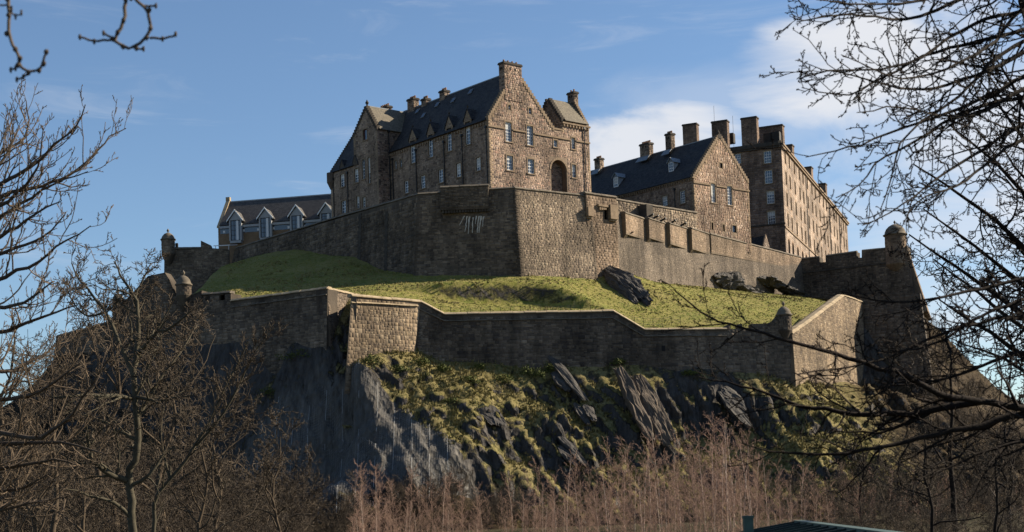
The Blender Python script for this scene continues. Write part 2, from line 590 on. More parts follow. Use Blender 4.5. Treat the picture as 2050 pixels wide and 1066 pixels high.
def wall_face(mb, pl, outline, holes, col, reveal=.35):
    """flat face with real openings and their reveals"""
    loops = [[Vector((a, b, 0)) for a, b in outline]]
    for hpts in holes:
        loops.append([Vector((a, b, 0)) for a, b in hpts])
    tri = tessellate_polygon(loops)
    flat = [q for L in loops for q in L]
    i = len(mb.v)
    for q in flat:
        mb.v.append(tuple(pl.pt(q.x, q.y))); mb.c.append(col)
    for a, b_, c in tri:
        p0, p1, p2 = flat[a], flat[b_], flat[c]
        if (p1 - p0).cross(p2 - p0).z < 0: a, b_ = b_, a
        mb.f.append((i + a, i + b_, i + c))
    for hpts in holes:
        n = len(hpts)
        for k in range(n):
            p, q = hpts[k], hpts[(k + 1) % n]
            mb.poly([pl.pt(*p), pl.pt(*q), pl.pt(*q, -reveal), pl.pt(*p, -reveal)], col)

def rect_loop(r): return [(r[0], r[1]), (r[2], r[1]), (r[2], r[3]), (r[0], r[3])]
def arch_loop(r, n=10):
    a0, b0, a1, b1 = r
    c, R_ = (a0 + a1) / 2, (a1 - a0) / 2
    pts = [(a0, b0), (a1, b0)]
    for k in range(n + 1):
        an = math.pi * k / n
        pts.append((c + R_ * math.cos(an), b1 - R_ + R_ * math.sin(an)))
    return pts

def bx(mb, pl, a0, b0, a1, b1, d0, d1, col=None):
    mb.hexa([pl.pt(a0, b0, d1), pl.pt(a1, b0, d1), pl.pt(a1, b0, d0), pl.pt(a0, b0, d0),
             pl.pt(a0, b1, d1), pl.pt(a1, b1, d1), pl.pt(a1, b1, d0), pl.pt(a0, b1, d0)], col)

def window(parent, pl, r, grid=(3, 4), depth=.16, frame='white_paint', surround='dressed_stone', sill=True, meeting=True, fw=.115, bar=.045):
    a0, b0, a1, b1 = r
    mb = MB()
    d0, d1 = -depth - .07, -depth
    bx(mb, pl, a0, b0, a0 + fw, b1, d0, d1); bx(mb, pl, a1 - fw, b0, a1, b1, d0, d1)
    bx(mb, pl, a0 + fw, b0, a1 - fw, b0 + fw * 1.3, d0, d1); bx(mb, pl, a0 + fw, b1 - fw, a1 - fw, b1, d0, d1)
    nx, ny = grid
    for i in range(1, nx):
        x = a0 + fw + (a1 - a0 - 2 * fw) * i / nx
        bx(mb, pl, x - bar / 2, b0 + fw, x + bar / 2, b1 - fw, d0 + .02, d1 - .012)
    for j in range(1, ny):
        y = b0 + fw + (b1 - b0 - 2 * fw) * j / ny
        k = bar * (1.9 if meeting and j == ny // 2 else 1)
        bx(mb, pl, a0 + fw, y - k / 2, a1 - fw, y + k / 2, d0 + .024, d1 - .016)
    wn = mb.build('window', frame, parent)
    g = MB(); g.poly([pl.pt(a0, b0, d0 + .03), pl.pt(a1, b0, d0 + .03), pl.pt(a1, b1, d0 + .03), pl.pt(a0, b1, d0 + .03)])
    g.build('pane', 'glass', wn)
    if frame == 'white_paint' and b1 - b0 > 1.4 and rnd.random() < .4:
        f_ = b1 - (b1 - b0) * rnd.uniform(.25, .8); g = MB(); g.poly([pl.pt(a0 + fw, f_, d0 + .036), pl.pt(a1 - fw, f_, d0 + .036), pl.pt(a1 - fw, b1 - fw, d0 + .036), pl.pt(a0 + fw, b1 - fw, d0 + .036)])
        g.build('blind', 'blind_cloth', wn)
    if surround:
        s = MB(); m_ = .17
        bx(s, pl, a0 - m_, b0, a0, b1 + m_, -depth - .1, .065); bx(s, pl, a1, b0, a1 + m_, b1 + m_, -depth - .1, .065)
        bx(s, pl, a0, b1, a1, b1 + m_, -depth - .1, .063)
        s.build('surround', surround, wn)
    if sill:
        s = MB(); bx(s, pl, a0 - .2, b0 - .17, a1 + .2, b0, -depth - .1, .13)
        s.build('sill', surround or 'dressed_stone', wn)
    return wn

def slope(mb, p0, p1, p2, p3, thick=.14):
    """roof slope: p0,p1 eave, p2,p3 ridge (p3 above p0); UV in metres"""
    L = (p1 - p0).length; H = (p3 - p0).length
    n = (p1 - p0).cross(p3 - p0).normalized()
    if n.z < 0: n = -n
    fw = len(mb.f)
    q = [p0, p1, p2, p3]
    mb.poly([p + n * thick for p in q], None, [(0, 0), (L, 0), (L, H), (0, H)])
    for i in range(4):
        a, b_ = q[i], q[(i + 1) % 4]
        mb.poly([a, b_, b_ + n * thick, a + n * thick], None, [(0, 0), (1, 0), (1, .1), (0, .1)])
    mb.poly(list(reversed(q)), None, [(0, 0), (1, 0), (1, 1), (0, 1)])

def chimney(parent, base, u, v, lu, lv, h, pots=3, pal='hosp_shade', seed=1, cap='soot_shade_stone', sunk=2.0, slots=True, stone=(.16, .12, .085), lo_f=.3):
    """stack with its base centre at ridge point; u,v unit horizontal axes"""
    o = base - u * (lu / 2) - v * (lv / 2) - Vector((0, 0, sunk))
    mb = MB(); mb.box(o, u * lu, v * lv, Vector((0, 0, h + sunk)), stone)
    st_ = mb.build('chimney', 'masonry', parent)
    # stones on all four sides
    azu = math.degrees(math.atan2(u.y, u.x)); azv = math.degrees(math.atan2(v.y, v.x))
    for (p, az, L) in ((o, azu, lu), (o + v * lv, azv - 180, lv), (o + u * lu, azv, lv)):
        stonework(st_, Pl(p, az), [(0, sunk * lo_f), (L, sunk * lo_f), (L, h + sunk), (0, h + sunk)], [], pal, .3, .35, .7, .014, seed + int(az) % 97, rough=.2)
    c = MB(); e = .13
    t = base - u * (lu / 2 + e) - v * (lv / 2 + e) + Vector((0, 0, h))
    c.box(t, u * (lu + 2 * e), v * (lv + 2 * e), Vector((0, 0, .22)))
    c.box(t + (u + v) * .07 + Vector((0, 0, .22)), u * (lu + 2 * e - .14), v * (lv + 2 * e - .14), Vector((0, 0, .13)))
    c.build('chimney_cap', cap, st_)
    if slots:
        for k in (.36, .64):
            for (p, ax, nn) in ((o, u * lu, -v), (o + v * lv, -v * lv, -u)):
                s = MB()
                q = p + ax * k + Vector((0, 0, sunk + h * .72))
                s.box(q - ax.normalized() * .09 + nn * .02, ax.normalized() * .18, nn * .05, Vector((0, 0, .38)))
                s.build('vent_slot', 'interior_dark', st_)
    n = pots
    for k in range(n):
        q = base + (u if lu > lv else v) * ((k + .5) / n - .5) * (max(lu, lv) - .15) + Vector((0, 0, h + .35))
        pm = MB(); pm.lathe(q, [(.15, 0), (.13, .28), (.17, .33), (.15, .42)], 8)
        pm.build('chimney_pot', 'chimney_pot', st_)
    return st_

def crowsteps(parent, pl, p, q, depth, size=.42, mat='dressed_stone', out=.08):
    """stepped skew along the line p->q in plane coords (p lower end)"""
    n = max(2, round(abs(q[1] - p[1]) / size))
    mb = MB()
    for k in range(n):
        x0 = p[0] + (q[0] - p[0]) * k / n; x1 = p[0] + (q[0] - p[0]) * (k + 1) / n
        y0 = p[1] + (q[1] - p[1]) * k / n; y1 = p[1] + (q[1] - p[1]) * (k + 1) / n
        s = .04 if q[0] > p[0] else -.04
        lo, hi = min(x0 - s, x1), max(x0 - s, x1)
        bx(mb, pl, lo, y0 - .25, hi, y1 + .10, -depth, out)
    return mb.build('crow_steps', mat, parent)

def coping(parent, pl, px_pts, d0, d1, h=.28, mat='coping_stone', raise_=0.0, name='coping', plane_pts=None):
    L = plane_pts or pl.pts(px_pts)
    for (a, b), (c, d) in zip(L[:-1], L[1:]):
        mb = MB()
        n = max(1, int(math.hypot(c - a, d - b) / 1.4))
        for k in range(n):
            f0, f1 = (k + .012) / n, (k + .988) / n
            j = rnd.uniform(-.02, .02)
            x0, y0 = a + (c - a) * f0, b + (d - b) * f0 + raise_ + j
            x1, y1 = a + (c - a) * f1, b + (d - b) * f1 + raise_ + j
            dd = d1 + rnd.uniform(-.02, .02)
            ch = min(.3, (dd - d0) * .5)
            sec = [(dd, 0), (dd, h * .4), (dd - ch, h * .4 + ch * .8), (d0, h * .4 + ch * .8), (d0, 0)]
            i = len(mb.v)
            for (xx, yy) in ((x0, y0), (x1, y1)):
                for (sd_, sh) in sec: mb.v.append(tuple(pl.pt(xx, yy + sh, sd_))); mb.c.append((1, 1, 1))
            m_ = len(sec)
            for q in range(m_):
                r_ = (q + 1) % m_; mb.f.append((i + q, i + m_ + q, i + m_ + r_, i + r_))
            mb.f.append(tuple(i + q for q in range(m_))); mb.f.append(tuple(i + m_ + q for q in reversed(range(m_))))
        mb.build(name, mat, parent)

def solid(parent, pl, outline, thick, col, holes=(), name='wall', reveal=.4):
    """wall body: front face with openings, edges, back"""
    mb = MB()
    wall_face(mb, pl, outline, holes, col, reveal)
    n = len(outline); hb = pl.h * (-thick)
    for i in range(n):
        p, q = outline[i], outline[(i + 1) % n]
        a, b = pl.pt(*p), pl.pt(*q)
        mb.poly([a, a + hb, b + hb, b], col)
    mb.poly([pl.pt(*p) + hb for p in reversed(outline)], col)
    return mb.build(name, 'masonry', parent)

def turret(parent, c, r, zb, zt, dome, pal_col=(.12, .09, .065), corbel=1.2, mat_dome='dark_coping', stone='wall', seed=3):
    """round bartizan: corbelled foot, body, domed cap with finial; c centre (x,y), zb body bottom, zt eave"""
    base = Vector((c.x, c.y, 0))
    mb = MB()
    prof = [(r * .25, zb - corbel), (r * .55, zb - corbel * .7), (r * .6, zb - corbel * .66), (r * .8, zb - corbel * .35), (r * .84, zb - corbel * .3), (r * 1.04, zb - .05), (r * 1.04, zb + .05), (r, zb + .1), (r, zt)]
    mb.lathe(base, prof, 24, pal_col)
    body = mb.build('turret_body', 'masonry', parent)
    s = MB(); R = random.Random(seed); z = zb + .12; row = 0
    while z < zt - .1:
        h = min(R.uniform(.24, .34), zt - z)
        n = max(8, int(2 * math.pi * r / .55))
        for k in range(n):
            a0 = 2 * math.pi * (k + .04 + .5 * (row % 2)) / n; a1 = 2 * math.pi * (k + .96 + .5 * (row % 2)) / n
            base_c = R.choice(PAL[stone]); kk = R.uniform(.8, 1.2); col = tuple(x * kk for x in base_c)
            ro = r + R.uniform(.02, .05)
            def q(a, rr, zz): return Vector((c.x + rr * math.cos(a), c.y + rr * math.sin(a), zz))
            s.hexa([q(a0, ro, z + .015), q(a1, ro, z + .015), q(a1, r - .05, z + .015), q(a0, r - .05, z + .015),
                    q(a0, ro, z + h - .015), q(a1, ro, z + h - .015), q(a1, r - .05, z + h - .015), q(a0, r - .05, z + h - .015)], col)
        z += h; row += 1
    so = s.build('stonework', 'masonry', body); so['kind'] = 'stuff'
    d = MB()
    d.lathe(base, [(r * .9, zt), (r * 1.16, zt + .05), (r * 1.18, zt + .2), (r * 1.02, zt + .3), (r * .98, zt + dome * .35), (r * .86, zt + dome * .58), (r * .62, zt + dome * .8), (r * .3, zt + dome * .96), (r * .12, zt + dome)], 24)
    dm = d.build('turret_dome', mat_dome, parent, smooth=True)
    f = MB(); f.lathe(base, [(.1, zt + dome - .03), (.08, zt + dome + .12), (.2, zt + dome + .25), (.22, zt + dome + .4), (.12, zt + dome + .55), (.03, zt + dome + .7)], 10)
    f.build('finial', mat_dome, dm, smooth=True)
    return body

def pipe(parent, pl, x0, y0, x1, y1):
    a0, b0 = pl.px(x0, y0); b1 = pl.px(x1, y1)[1]
    mb = MB()
    mb.tube([pl.pt(a0, b0, .13), pl.pt(a0, b1, .13)], .075, 8)
    z = b0 - .3
    while z > b1:
        mb.lathe(pl.pt(a0, z, .13), [(.11, -.06), (.11, .06)], 8); z -= 1.8
    bx(mb, pl, a0 - .18, b0 - .3, a0 + .18, b0 + .05, .03, .3)
    return mb.build('drainpipe', 'iron_black', parent)
# ------------------------------------------------------------------ big structure: hospital block
Z = Vector((0, 0, 1))
def grow(r, m_=.17, s=.17): return (r[0] - m_, r[1] - s, r[2] + m_, r[3] + m_)

def core(parent, pts, z0, z1, name='light_block_core'):  # added unseen box inside each building to block sunlight
    mb = MB(); n = len(pts)
    lo = [Vector((p.x, p.y, z0)) for p in pts]; hi = [Vector((p.x, p.y, z1)) for p in pts]
    for i in range(n):
        mb.poly([lo[i], lo[(i + 1) % n], hi[(i + 1) % n], hi[i]])
    mb.poly(hi); mb.poly(list(reversed(lo)))
    return mb.build(name, 'interior_dark', parent)

def face(parent, pl, outline, wins, pal, mortar, seed, h=.32, lmin=.28, lmax=.66, depth=.010, arches=(), bare=(), clip_lo=None, quoin=(.26, .19, .125), rough=.4, reveal=.3, swin=.17):
    """one facade: backing wall with openings + stonework + windows; wins = list of (rect, kwargs)"""
    holes = [rect_loop(r) for r, _ in wins] + [arch_loop(r) for r in arches] + [rect_loop(r) for r in bare]
    mb = MB(); wall_face(mb, pl, outline, holes, mortar, reveal)
    wl = mb.build('wall', 'masonry', parent)
    sh = [grow(r, swin, swin) for r, _ in wins] + [(r[0] - .2, r[1], r[2] + .2, r[3] + .2) for r in arches] + list(bare)
    stonework(wl, pl, outline, sh, pal, h, lmin, lmax, depth, seed, rough=rough, quoin=quoin, clip_lo=clip_lo)
    for r, kw in wins: window(parent, pl, r, **kw)
    return wl

def lintel_box(parent, pl, r, d0, d1, name, mat):
    mb = MB(); bx(mb, pl, *r, d0, d1)
    return mb.build(name, mat, parent)

C0 = P(982, 376, 222)
G = Pl(C0, 40.3); L = Pl(C0, -49.7)
g, l = G.u, -L.u
hosp = thing('hospital_block', 'tall brown rubble castle block with crow-stepped gable highest on the rock', 'building', C0 + (g + l) * 5 - Z * 4)
bb = G.px(1000, 425)[1]
hE = G.px(978, 238)[1]
eL, eL2 = (0.0, hE), G.px(1010, 181)
apex = line_x(eL, eL2, G.px(1045, 159), G.px(1086, 223))
right_at = lambda b: line_x(apex, G.px(1086, 223), (0, b), (1, b))[0]
aW1 = G.px(1125, 250)[0]; aW2 = G.px(1181, 310)[0]
hW = (G.px(1126, 241)[1] + G.px(1180, 251)[1]) / 2
hPar = G.px(1110, 259)[1]
aR = right_at(hPar)
Gout = [(0, bb), (aW2, bb), (aW2, hW), (aW1, hW), (aW1, hPar), (aR, hPar), apex, (0, hE)]
S12 = dict(grid=(3, 6)); S8 = dict(grid=(3, 4)); S2 = dict(grid=(2, 4), fw=.07)
gw = [(G.rect(1011.6, 1024.4, 245, 284), S12), (G.rect(1054.8, 1067.3, 252.5, 291.5), S12), (G.rect(1108, 1115.6, 281, 295), dict(grid=(2, 2))),
      (G.rect(1143.6, 1151, 276, 299), S2), (G.rect(1014.3, 1027, 312, 341.5), S8), (G.rect(1056.5, 1069.3, 319, 348), S8), (G.rect(1145, 1153, 330, 356), S2),
      (G.rect(1017, 1022, 210.5, 220), dict(grid=(1, 2), fw=.05, sill=False)), (G.rect(1058, 1064, 217, 228.5), dict(grid=(1, 2), fw=.05, sill=False))]
arch = G.rect(1103.5, 1135, 321, 388)
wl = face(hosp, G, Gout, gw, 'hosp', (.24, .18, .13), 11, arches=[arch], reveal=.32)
# the recess behind the arch
mb = MB()
for p, q in zip(arch_loop(arch), arch_loop(arch)[1:] + arch_loop(arch)[:1]):
    mb.poly([G.pt(*p, -.3), G.pt(*q, -.3), G.pt(*q, -1.1), G.pt(*p, -1.1)], (.2, .14, .095))
mb.poly([G.pt(*p, -1.1) for p in arch_loop(arch)], (.2, .14, .095))
rc = mb.build('arched_recess', 'masonry', hosp)
stonework(rc, G.moved(-1.1), arch_loop(arch), [], 'hosp', .3, .35, .7, .03, 5)
av = MB(); ca, cr = (arch[0] + arch[2]) / 2, (arch[2] - arch[0]) / 2; cb = arch[3] - cr
for k in range(13):
    a0, a1 = math.pi * (k + .03) / 13, math.pi * (k + .97) / 13
    q = lambda a, r_, d: G.pt(ca + r_ * math.cos(a), cb + r_ * math.sin(a), d)
    av.hexa([q(a0, cr, .08), q(a0, cr + .3, .08), q(a0, cr + .3, -.2), q(a0, cr, -.2), q(a1, cr, .08), q(a1, cr + .3, .08), q(a1, cr + .3, -.2), q(a1, cr, -.2)])
av.build('arch_ring', 'dressed_stone', hosp)
lintel_box(hosp, G, (arch[0] + .15, cb - 1.5, arch[0] + .5, cb + .3), -1.09, -1.05, 'slit_window', 'glass')
# string course, broken by the upper windows, hanging corbel below wing eave
sc0 = G.px(979, 253); sc1 = G.px(1182, 287); cuts = sorted([gw[0][0], gw[1][0], gw[3][0]])
ys = (sc0[1] + sc1[1]) / 2
prev = -.1
for r in cuts:
    if r[0] - .25 > prev: lintel_box(hosp, G, (prev, ys - .12, r[0] - .2, ys + .12), 0, .16, 'string_course', 'dressed_stone')
    prev = r[2] + .2
lintel_box(hosp, G, (prev, ys - .12, aW2 + .05, ys + .12), 0, .16, 'string_course', 'dressed_stone')
lintel_box(hosp, G, (aR - .3, hPar - .05, aW1, hPar + .22), -.5, .1, 'parapet_coping', 'dressed_stone')
for k in range(9):
    a = aW1 + (aW2 - aW1) * (k + .3) / 9
    lintel_box(hosp, G, (a, hW - .95, a + .28, hW - .55), 0, .24, 'corbel', 'dressed_stone')
lintel_box(hosp, G, (aW1 - .05, hW - .55, aW2 + .1, hW - .3), 0, .3, 'wall_head', 'dressed_stone')
pipe(hosp, G, 1168, 256, 1175, 386)
# main gable steps and chimney
c0, c1 = G.px(1010, 180)[0], G.px(1044, 150)[0]
cz = G.px(1026, 131)[1]
lp = lambda a: line_x(eL, apex, (a, 0), (a, 1))
rp = lambda a: line_x(apex, G.px(1086, 223), (a, 0), (a, 1))
crowsteps(hosp, G, eL, lp(c0), .7); crowsteps(hosp, G, (aR, hPar), rp(c1), .7)
LEN = -L.px(781, 330)[0]
ridge0 = G.pt(*apex)
def roof_pair(parent, e0, r0, e1, dirv, s0, s1, mat='slate', drop=.0):
    """e0 eave A, r0 ridge, e1 eave B points; extruded along dirv from s0 to s1"""
    mb = MB()
    slope(mb, e0 + dirv * s0, e0 + dirv * s1, r0 + dirv * s1, r0 + dirv * s0)
    slope(mb, e1 + dirv * s0, e1 + dirv * s1, r0 + dirv * s1, r0 + dirv * s0)
    rf = mb.build('roof', mat, parent)
    rg = MB(); n = Vector((-dirv.y, dirv.x, 0))
    rg.box(r0 + dirv * s0 - n * .14 + Z * .08, dirv * (s1 - s0), n * .28, Z * .16)
    rg.build('ridge', 'lead', rf)
    return rf
eaveA = G.pt(0, hE) - g * .25 - Z * .22
eaveB = G.pt(2 * apex[0], hE) + g * .2 - Z * .2
mroof = roof_pair(hosp, eaveA, ridge0 - Z * .15, eaveB, l, .45, LEN + 9)
chimney(hosp, G.pt((c0 + c1) / 2, cz, 0) - Z * 3.0 + l * .55, G.u, l, c1 - c0, 1.25, 3.0, 4, 'hosp', 3, sunk=2.6, lo_f=0.0)
# long side facing the lower town, with wall-head dormers
dw = [(822, 831.5, 282, 327), (858, 867, 270, 315.5), (895, 904.5, 257, 303), (932, 941.6, 244, 290)]
lw = [(L.rect(*q), dict(grid=(2, 6))) for q in dw]
Lout = [(-LEN - .3, bb), (0, bb), (0, hE)]
dorm = []
for r, _ in reversed(lw):
    a0, a1, ht = r[0] - .38, r[2] + .38, r[3] + .22
    ac = (a0 + a1) / 2
    Lout += [(a1, hE), (a1, ht), (ac, ht + 1.75), (a0, ht), (a0, hE)]
    dorm.append((a0, a1, ac, ht))
Lout += [(-LEN - .3, hE)]
for q in [(810, 818, 362, 387), (842.6, 851.8, 351.6, 377.6), (878, 887.6, 339, 366), (913.6, 923, 327, 355), (953, 962.5, 315.5, 342)]:
    lw.append((L.rect(*q), dict(grid=(2, 4))))
for q in [(790.6, 795, 322, 339), (801, 805.6, 319.5, 335.5)]:
    lw.append((L.rect(*q), dict(grid=(1, 2), fw=.06)))
face(hosp, L, Lout, lw, 'hosp_shade', (.18, .135, .10), 12)
lintel_box(hosp, L, (-LEN, hE - .16, .1, hE + .05), -.1, .02, 'eave_course', 'dressed_stone')
n = int(LEN / .62)
for k in range(n):
    a = -LEN + LEN * (k + .3) / n
    if any(d[0] - .3 < a < d[1] + .1 for d in dorm): continue
    lintel_box(hosp, L, (a, hE - .75, a + .26, hE - .35), 0, .2, 'corbel', 'dressed_stone')
for a0, a1, ac, ht in dorm:
    mb = MB(); back = 3.0
    for (x0, x1) in ((a0, ac), (a1, ac)):
        p0 = L.pt(x0, ht, .1) + (L.u * (-.12 if x0 < x1 else .12)) - Z * .1; p3 = L.pt(ac, ht + 1.78, .1)
        slope(mb, p0, p0 + g * back, p3 + g * back, p3, .1)
    dr = mb.build('dormer_roof', 'slate', hosp)
    fm = MB(); fm.lathe(L.pt(ac, ht + 1.75, -.1), [(.1, 0), (.07, .2), (.17, .38), (.13, .52), (.02, .7)], 8)
    fm.build('finial', 'soot_shade_stone', dr)
    ck = MB()
    for x in (a0, a1):
        ck.poly([L.pt(x, hE - .2), L.pt(x, ht), L.pt(x, ht, -2.2), L.pt(x, hE - .2, -2.2)])
    ck.build('dormer_cheek', 'slate', dr)
for x0, y0, x1, y1 in ((833, 300, 834, 386), (889, 283, 891, 376), (925, 270, 927, 372), (973.5, 253, 976, 372), (786.5, 318, 788, 400)):
    pipe(hosp, L, x0, y0, x1, y1)
# rooflights and ridge chimneys
RP = Pl(ridge0 - l * 0, -49.7)
for (x0, x1, yt, yb, lu, lv, pots) in ((878, 903, 186, 213, 1.3, 1.1, 3), (814, 842, 202, 240, 1.7, 1.15, 4), (842, 865, 202, 236, 1.2, 1.0, 4)):
    a, b = RP.px((x0 + x1) / 2, yb); top = RP.px((x0 + x1) / 2, yt)[1]
    base = RP.pt(a, min(b, 0) if b > 0 else b)
    chimney(hosp, RP.pt(a, 0), L.u, g, lu, lv, top, pots, 'hosp_shade', x0)
slp = (ridge0 - eaveA).normalized(); slp = (slp - l * slp.dot(l)).normalized()
sn = l.cross(slp).normalized(); sn = sn if sn.z > 0 else -sn
for (s, hgt) in ((2.2, .86), (9.5, .8), (13.5, .74), (18.0, .78), (20.5, .62), (23.5, .8)):
    q = eaveA + (ridge0 - eaveA - l * (ridge0 - eaveA).dot(l)) * hgt + l * s + sn * .15
    mb = MB(); mb.box(q, l * .8, slp * 1.0, sn * .1)
    sk = mb.build('rooflight', 'lead', hosp)
    mb = MB(); mb.box(q + l * .1 + slp * .1, l * .6, slp * .8, sn * .12); mb.build('pane', 'glass', sk)
core(hosp, [C0 + g * .7 + l * 1.7, C0 + g * (aW2 - .6) + l * 1.7, C0 + g * (aW2 - .6) + l * 5.0, C0 + g * (2 * apex[0] - .5) + l * 5, C0 + g * (2 * apex[0] - .5) + l * (LEN + 8), C0 + g * .7 + l * (LEN + 8)], C0.z + bb, C0.z + hE - .5)
# cap-house wing on the right with its own small roof
WL = Pl(G.pt(aW1, 0, 0) , -49.7)
wr = WL.px(1096, 199); wdep = -wr[0]; wz = wr[1]
WLo = Pl(G.pt(aW1, 0) + l * (2 * wdep), -49.7)
tri = [(0, hPar - .5), (2 * wdep, hPar - .5), (2 * wdep, hW), (wdep, wz), (0, hW)]
mb = MB(); wall_face(mb, WLo, tri, [], (.09, .07, .055)); mb.build('wing_gable', 'masonry', hosp)
stonework(hosp, WLo, tri, [], 'hosp_shade', .28, .3, .6, .05, 21)
crowsteps(hosp, WLo, (0, hW), (wdep - .2, wz), .6, mat='soot_shade_stone'); crowsteps(hosp, WLo, (2 * wdep, hW), (wdep + .2, wz), .6, mat='soot_shade_stone')
e0 = G.pt(aW1, hW) - l * .3 - Z * .15; r0 = G.pt(aW1, wz) + l * wdep; e1 = G.pt(aW1, hW) + l * (2 * wdep + .2)
mb = MB()
slope(mb, e0 + g * .5, e0 + g * (aW2 - aW1 - .3), r0 + g * (aW2 - aW1 - .3), r0 + g * .5)
slope(mb, e1 + g * .5, e1 + g * (aW2 - aW1 - .3), r0 + g * (aW2 - aW1 - .3), r0 + g * .5)
wroof = mb.build('roof', 'slate_warm', hosp)
WR = Pl(G.pt(aW2, 0) - g * .35 + l * (2 * wdep), -49.7)
mb = MB(); mb.poly([WR.pt(*p) for p in tri], (.12, .09, .06)); mb.poly([WR.pt(*p) + g * .35 for p in tri], (.12, .09, .06)); mb.build('wing_gable', 'masonry', hosp)
crowsteps(hosp, WR, (2 * wdep, hW), (wdep + .7, wz), .1, out=.4); crowsteps(hosp, WR, (0, hW), (wdep - .7, wz), .1, out=.4)
ct = WR.px(1148, 189)[1]
chimney(hosp, Vector((r0 + g * (aW2 - aW1 - .3))[:]) - Z * .6, g, l, .95, 1.5, ct - wz + .6, 2, 'hosp_shade', 77)

# left wing standing forward of the long side
W = Pl(L.pt(-LEN, 0) - g * 2.4, -49.7)
wA = W.px(732, 214); wEr = W.px(757, 257)[1]; aN = W.px(708, 300)[0]; bN = W.px(708, 272)[1]
aF = W.px(662, 360)[0]; hF = (W.px(662, 346)[1] + W.px(706, 334)[1]) / 2
bw = bb - 3.5
Wout = [(aF, bw), (0, bw), (0, wEr), wA, (aN, bN), (aN, hF), (aF, hF)]
ww = [((W.rect(*q)), dict(grid=gr, fw=.07)) for q, gr in (((681.5, 690, 349, 374.6), (2, 5)), ((710, 718, 338, 366), (2, 5)), ((725, 731, 319, 359), (1, 6)), ((737, 742, 315, 368), (1, 7)),
      ((684, 693, 401.6, 427.6), (2, 4)), ((714, 720, 393, 418), (2, 4)), ((726, 732, 395, 416.5), (2, 4)))]
ww.append((W.rect(727, 735, 259, 281), dict(grid=(1, 1), frame='red_shutter')))
face(hosp, W, Wout, ww, 'hosp_shade', (.18, .135, .10), 14)
crowsteps(hosp, W, (0, wEr), wA, .6, mat='soot_shade_stone'); crowsteps(hosp, W, (aN, bN), wA, .6, mat='soot_shade_stone')
fm = MB(); fm.lathe(W.pt(wA[0], wA[1] + .1, -.3), [(.2, 0), (.12, .25), (.28, .5), (.3, .65), (.14, .85), (.05, 1.1)], 10); fm.build('finial', 'soot_shade_stone', hosp)
RW = Pl(W.pt(0, 0), 40.3)
rwo = [(0, bw), (2.5, bw), (2.5, hE - .3), (6.5, hE + 3.5), (6.5, wEr), (0, wEr)]
face(hosp, RW, rwo, [], 'hosp', (.14, .10, .075), 15, quoin=None)
pipe(hosp, RW, 777, 262, 780, 400)
e1 = W.pt(0, wEr) + L.u * .2 - Z * .12; r0 = W.pt(*wA); e0 = W.pt(2 * wA[0], wEr)
mb = MB()
slope(mb, e1 + g * .4, e1 + g * 9, r0 + g * 9, r0 + g * .4); slope(mb, e0 + g * .4, e0 + g * 9, r0 + g * 9, r0 + g * .4)
wr2 = mb.build('roof', 'slate_warm', hosp)
mb = MB(); mb.box(r0 + g * .4 - l * .12 + Z * .1, g * 8, l * .24, Z * .14); mb.build('ridge', 'lead', wr2)
pl_ = Pl(W.pt(wA[0] - 1.8, 0) + g * 5, -49.7)
a, b = pl_.px(771, 230)
chimney(hosp, pl_.pt(a, b), L.u, g, 2.6, 1.0, pl_.px(771, 219)[1] - b, 5, 'hosp_shade', 8, slots=False, sunk=3)
core(hosp, [W.pt(-.6, 0, -.6), W.pt(-.6, 0, -8), W.pt(aF + .6, 0, -8), W.pt(aF + .6, 0, -.6)], C0.z + bw, C0.z + hF - .4)
core(hosp, [W.pt(-.6, 0, -.6), W.pt(-.6, 0, -8), W.pt(aN + .6, 0, -8), W.pt(aN + .6, 0, -.6)], C0.z + hF - .5, C0.z + min(wEr, bN) - .3)
# catslide range at the far left of the wing
LE = Pl(W.pt(aF, 0), 40.3)
lr = LE.px(708, 272)
p0 = W.pt(aF, hF, .2) - Z * .1; p1 = W.pt(aN, hF, .2) - Z * .1
p3 = LE.pt(lr[0], lr[1]); p2 = p3 - l * (aN - aF) * 1.0
mb = MB(); slope(mb, p0, p1, p2, p3)
slope(mb, p0 + g * 2 * lr[0], p1 + g * 2 * lr[0], p2, p3)
mb.build('roof', 'slate', hosp)
SLp = Pl(W.pt(aF, 0) , 40.3)
crowsteps(hosp, SLp, (0, hF), lr, .05, mat='soot_shade_stone', out=.5)
mb = MB(); mb.poly([SLp.pt(*q, -.02) for q in ((0, bw), (2 * lr[0], bw), (2 * lr[0], hF), lr, (0, hF))], (.1, .075, .055)); mb.build('end_gable', 'masonry', hosp)
for x in (685.5, 712):
    a, b = W.px(x, 345); ht = hF - .1
    mb = MB(); mb.poly([W.pt(a - .85, ht, .12), W.pt(a + .85, ht, .12), W.pt(a, ht + 1.7, .12)], (.1, .08, .06)); q = mb.build('dormer_gablet', 'masonry', hosp)
    mb = MB()
    for s in (-1, 1):
        slope(mb, W.pt(a + s * .95, ht - .1, .16), W.pt(a + s * .95, ht - .1, -2.5), W.pt(a, ht + 1.72, -2.5), W.pt(a, ht + 1.72, .16), .1)
    mb.build('dormer_roof', 'slate', q)
for x0, y0, x1, y1 in ((668, 358, 669, 440), (696, 345, 699, 430)): pipe(hosp, W, x0, y0, x1, y1)
mb = MB(); cq = W.pt(aF + .2, hF - 1.6, -.1); mb.lathe(Vector((cq.x, cq.y, cq.z)), [(.3, -1.2), (.7, -.3), (.85, 0), (.85, 1.6)], 14, (.09, .07, .055)); mb.build('corner_round', 'masonry', hosp)

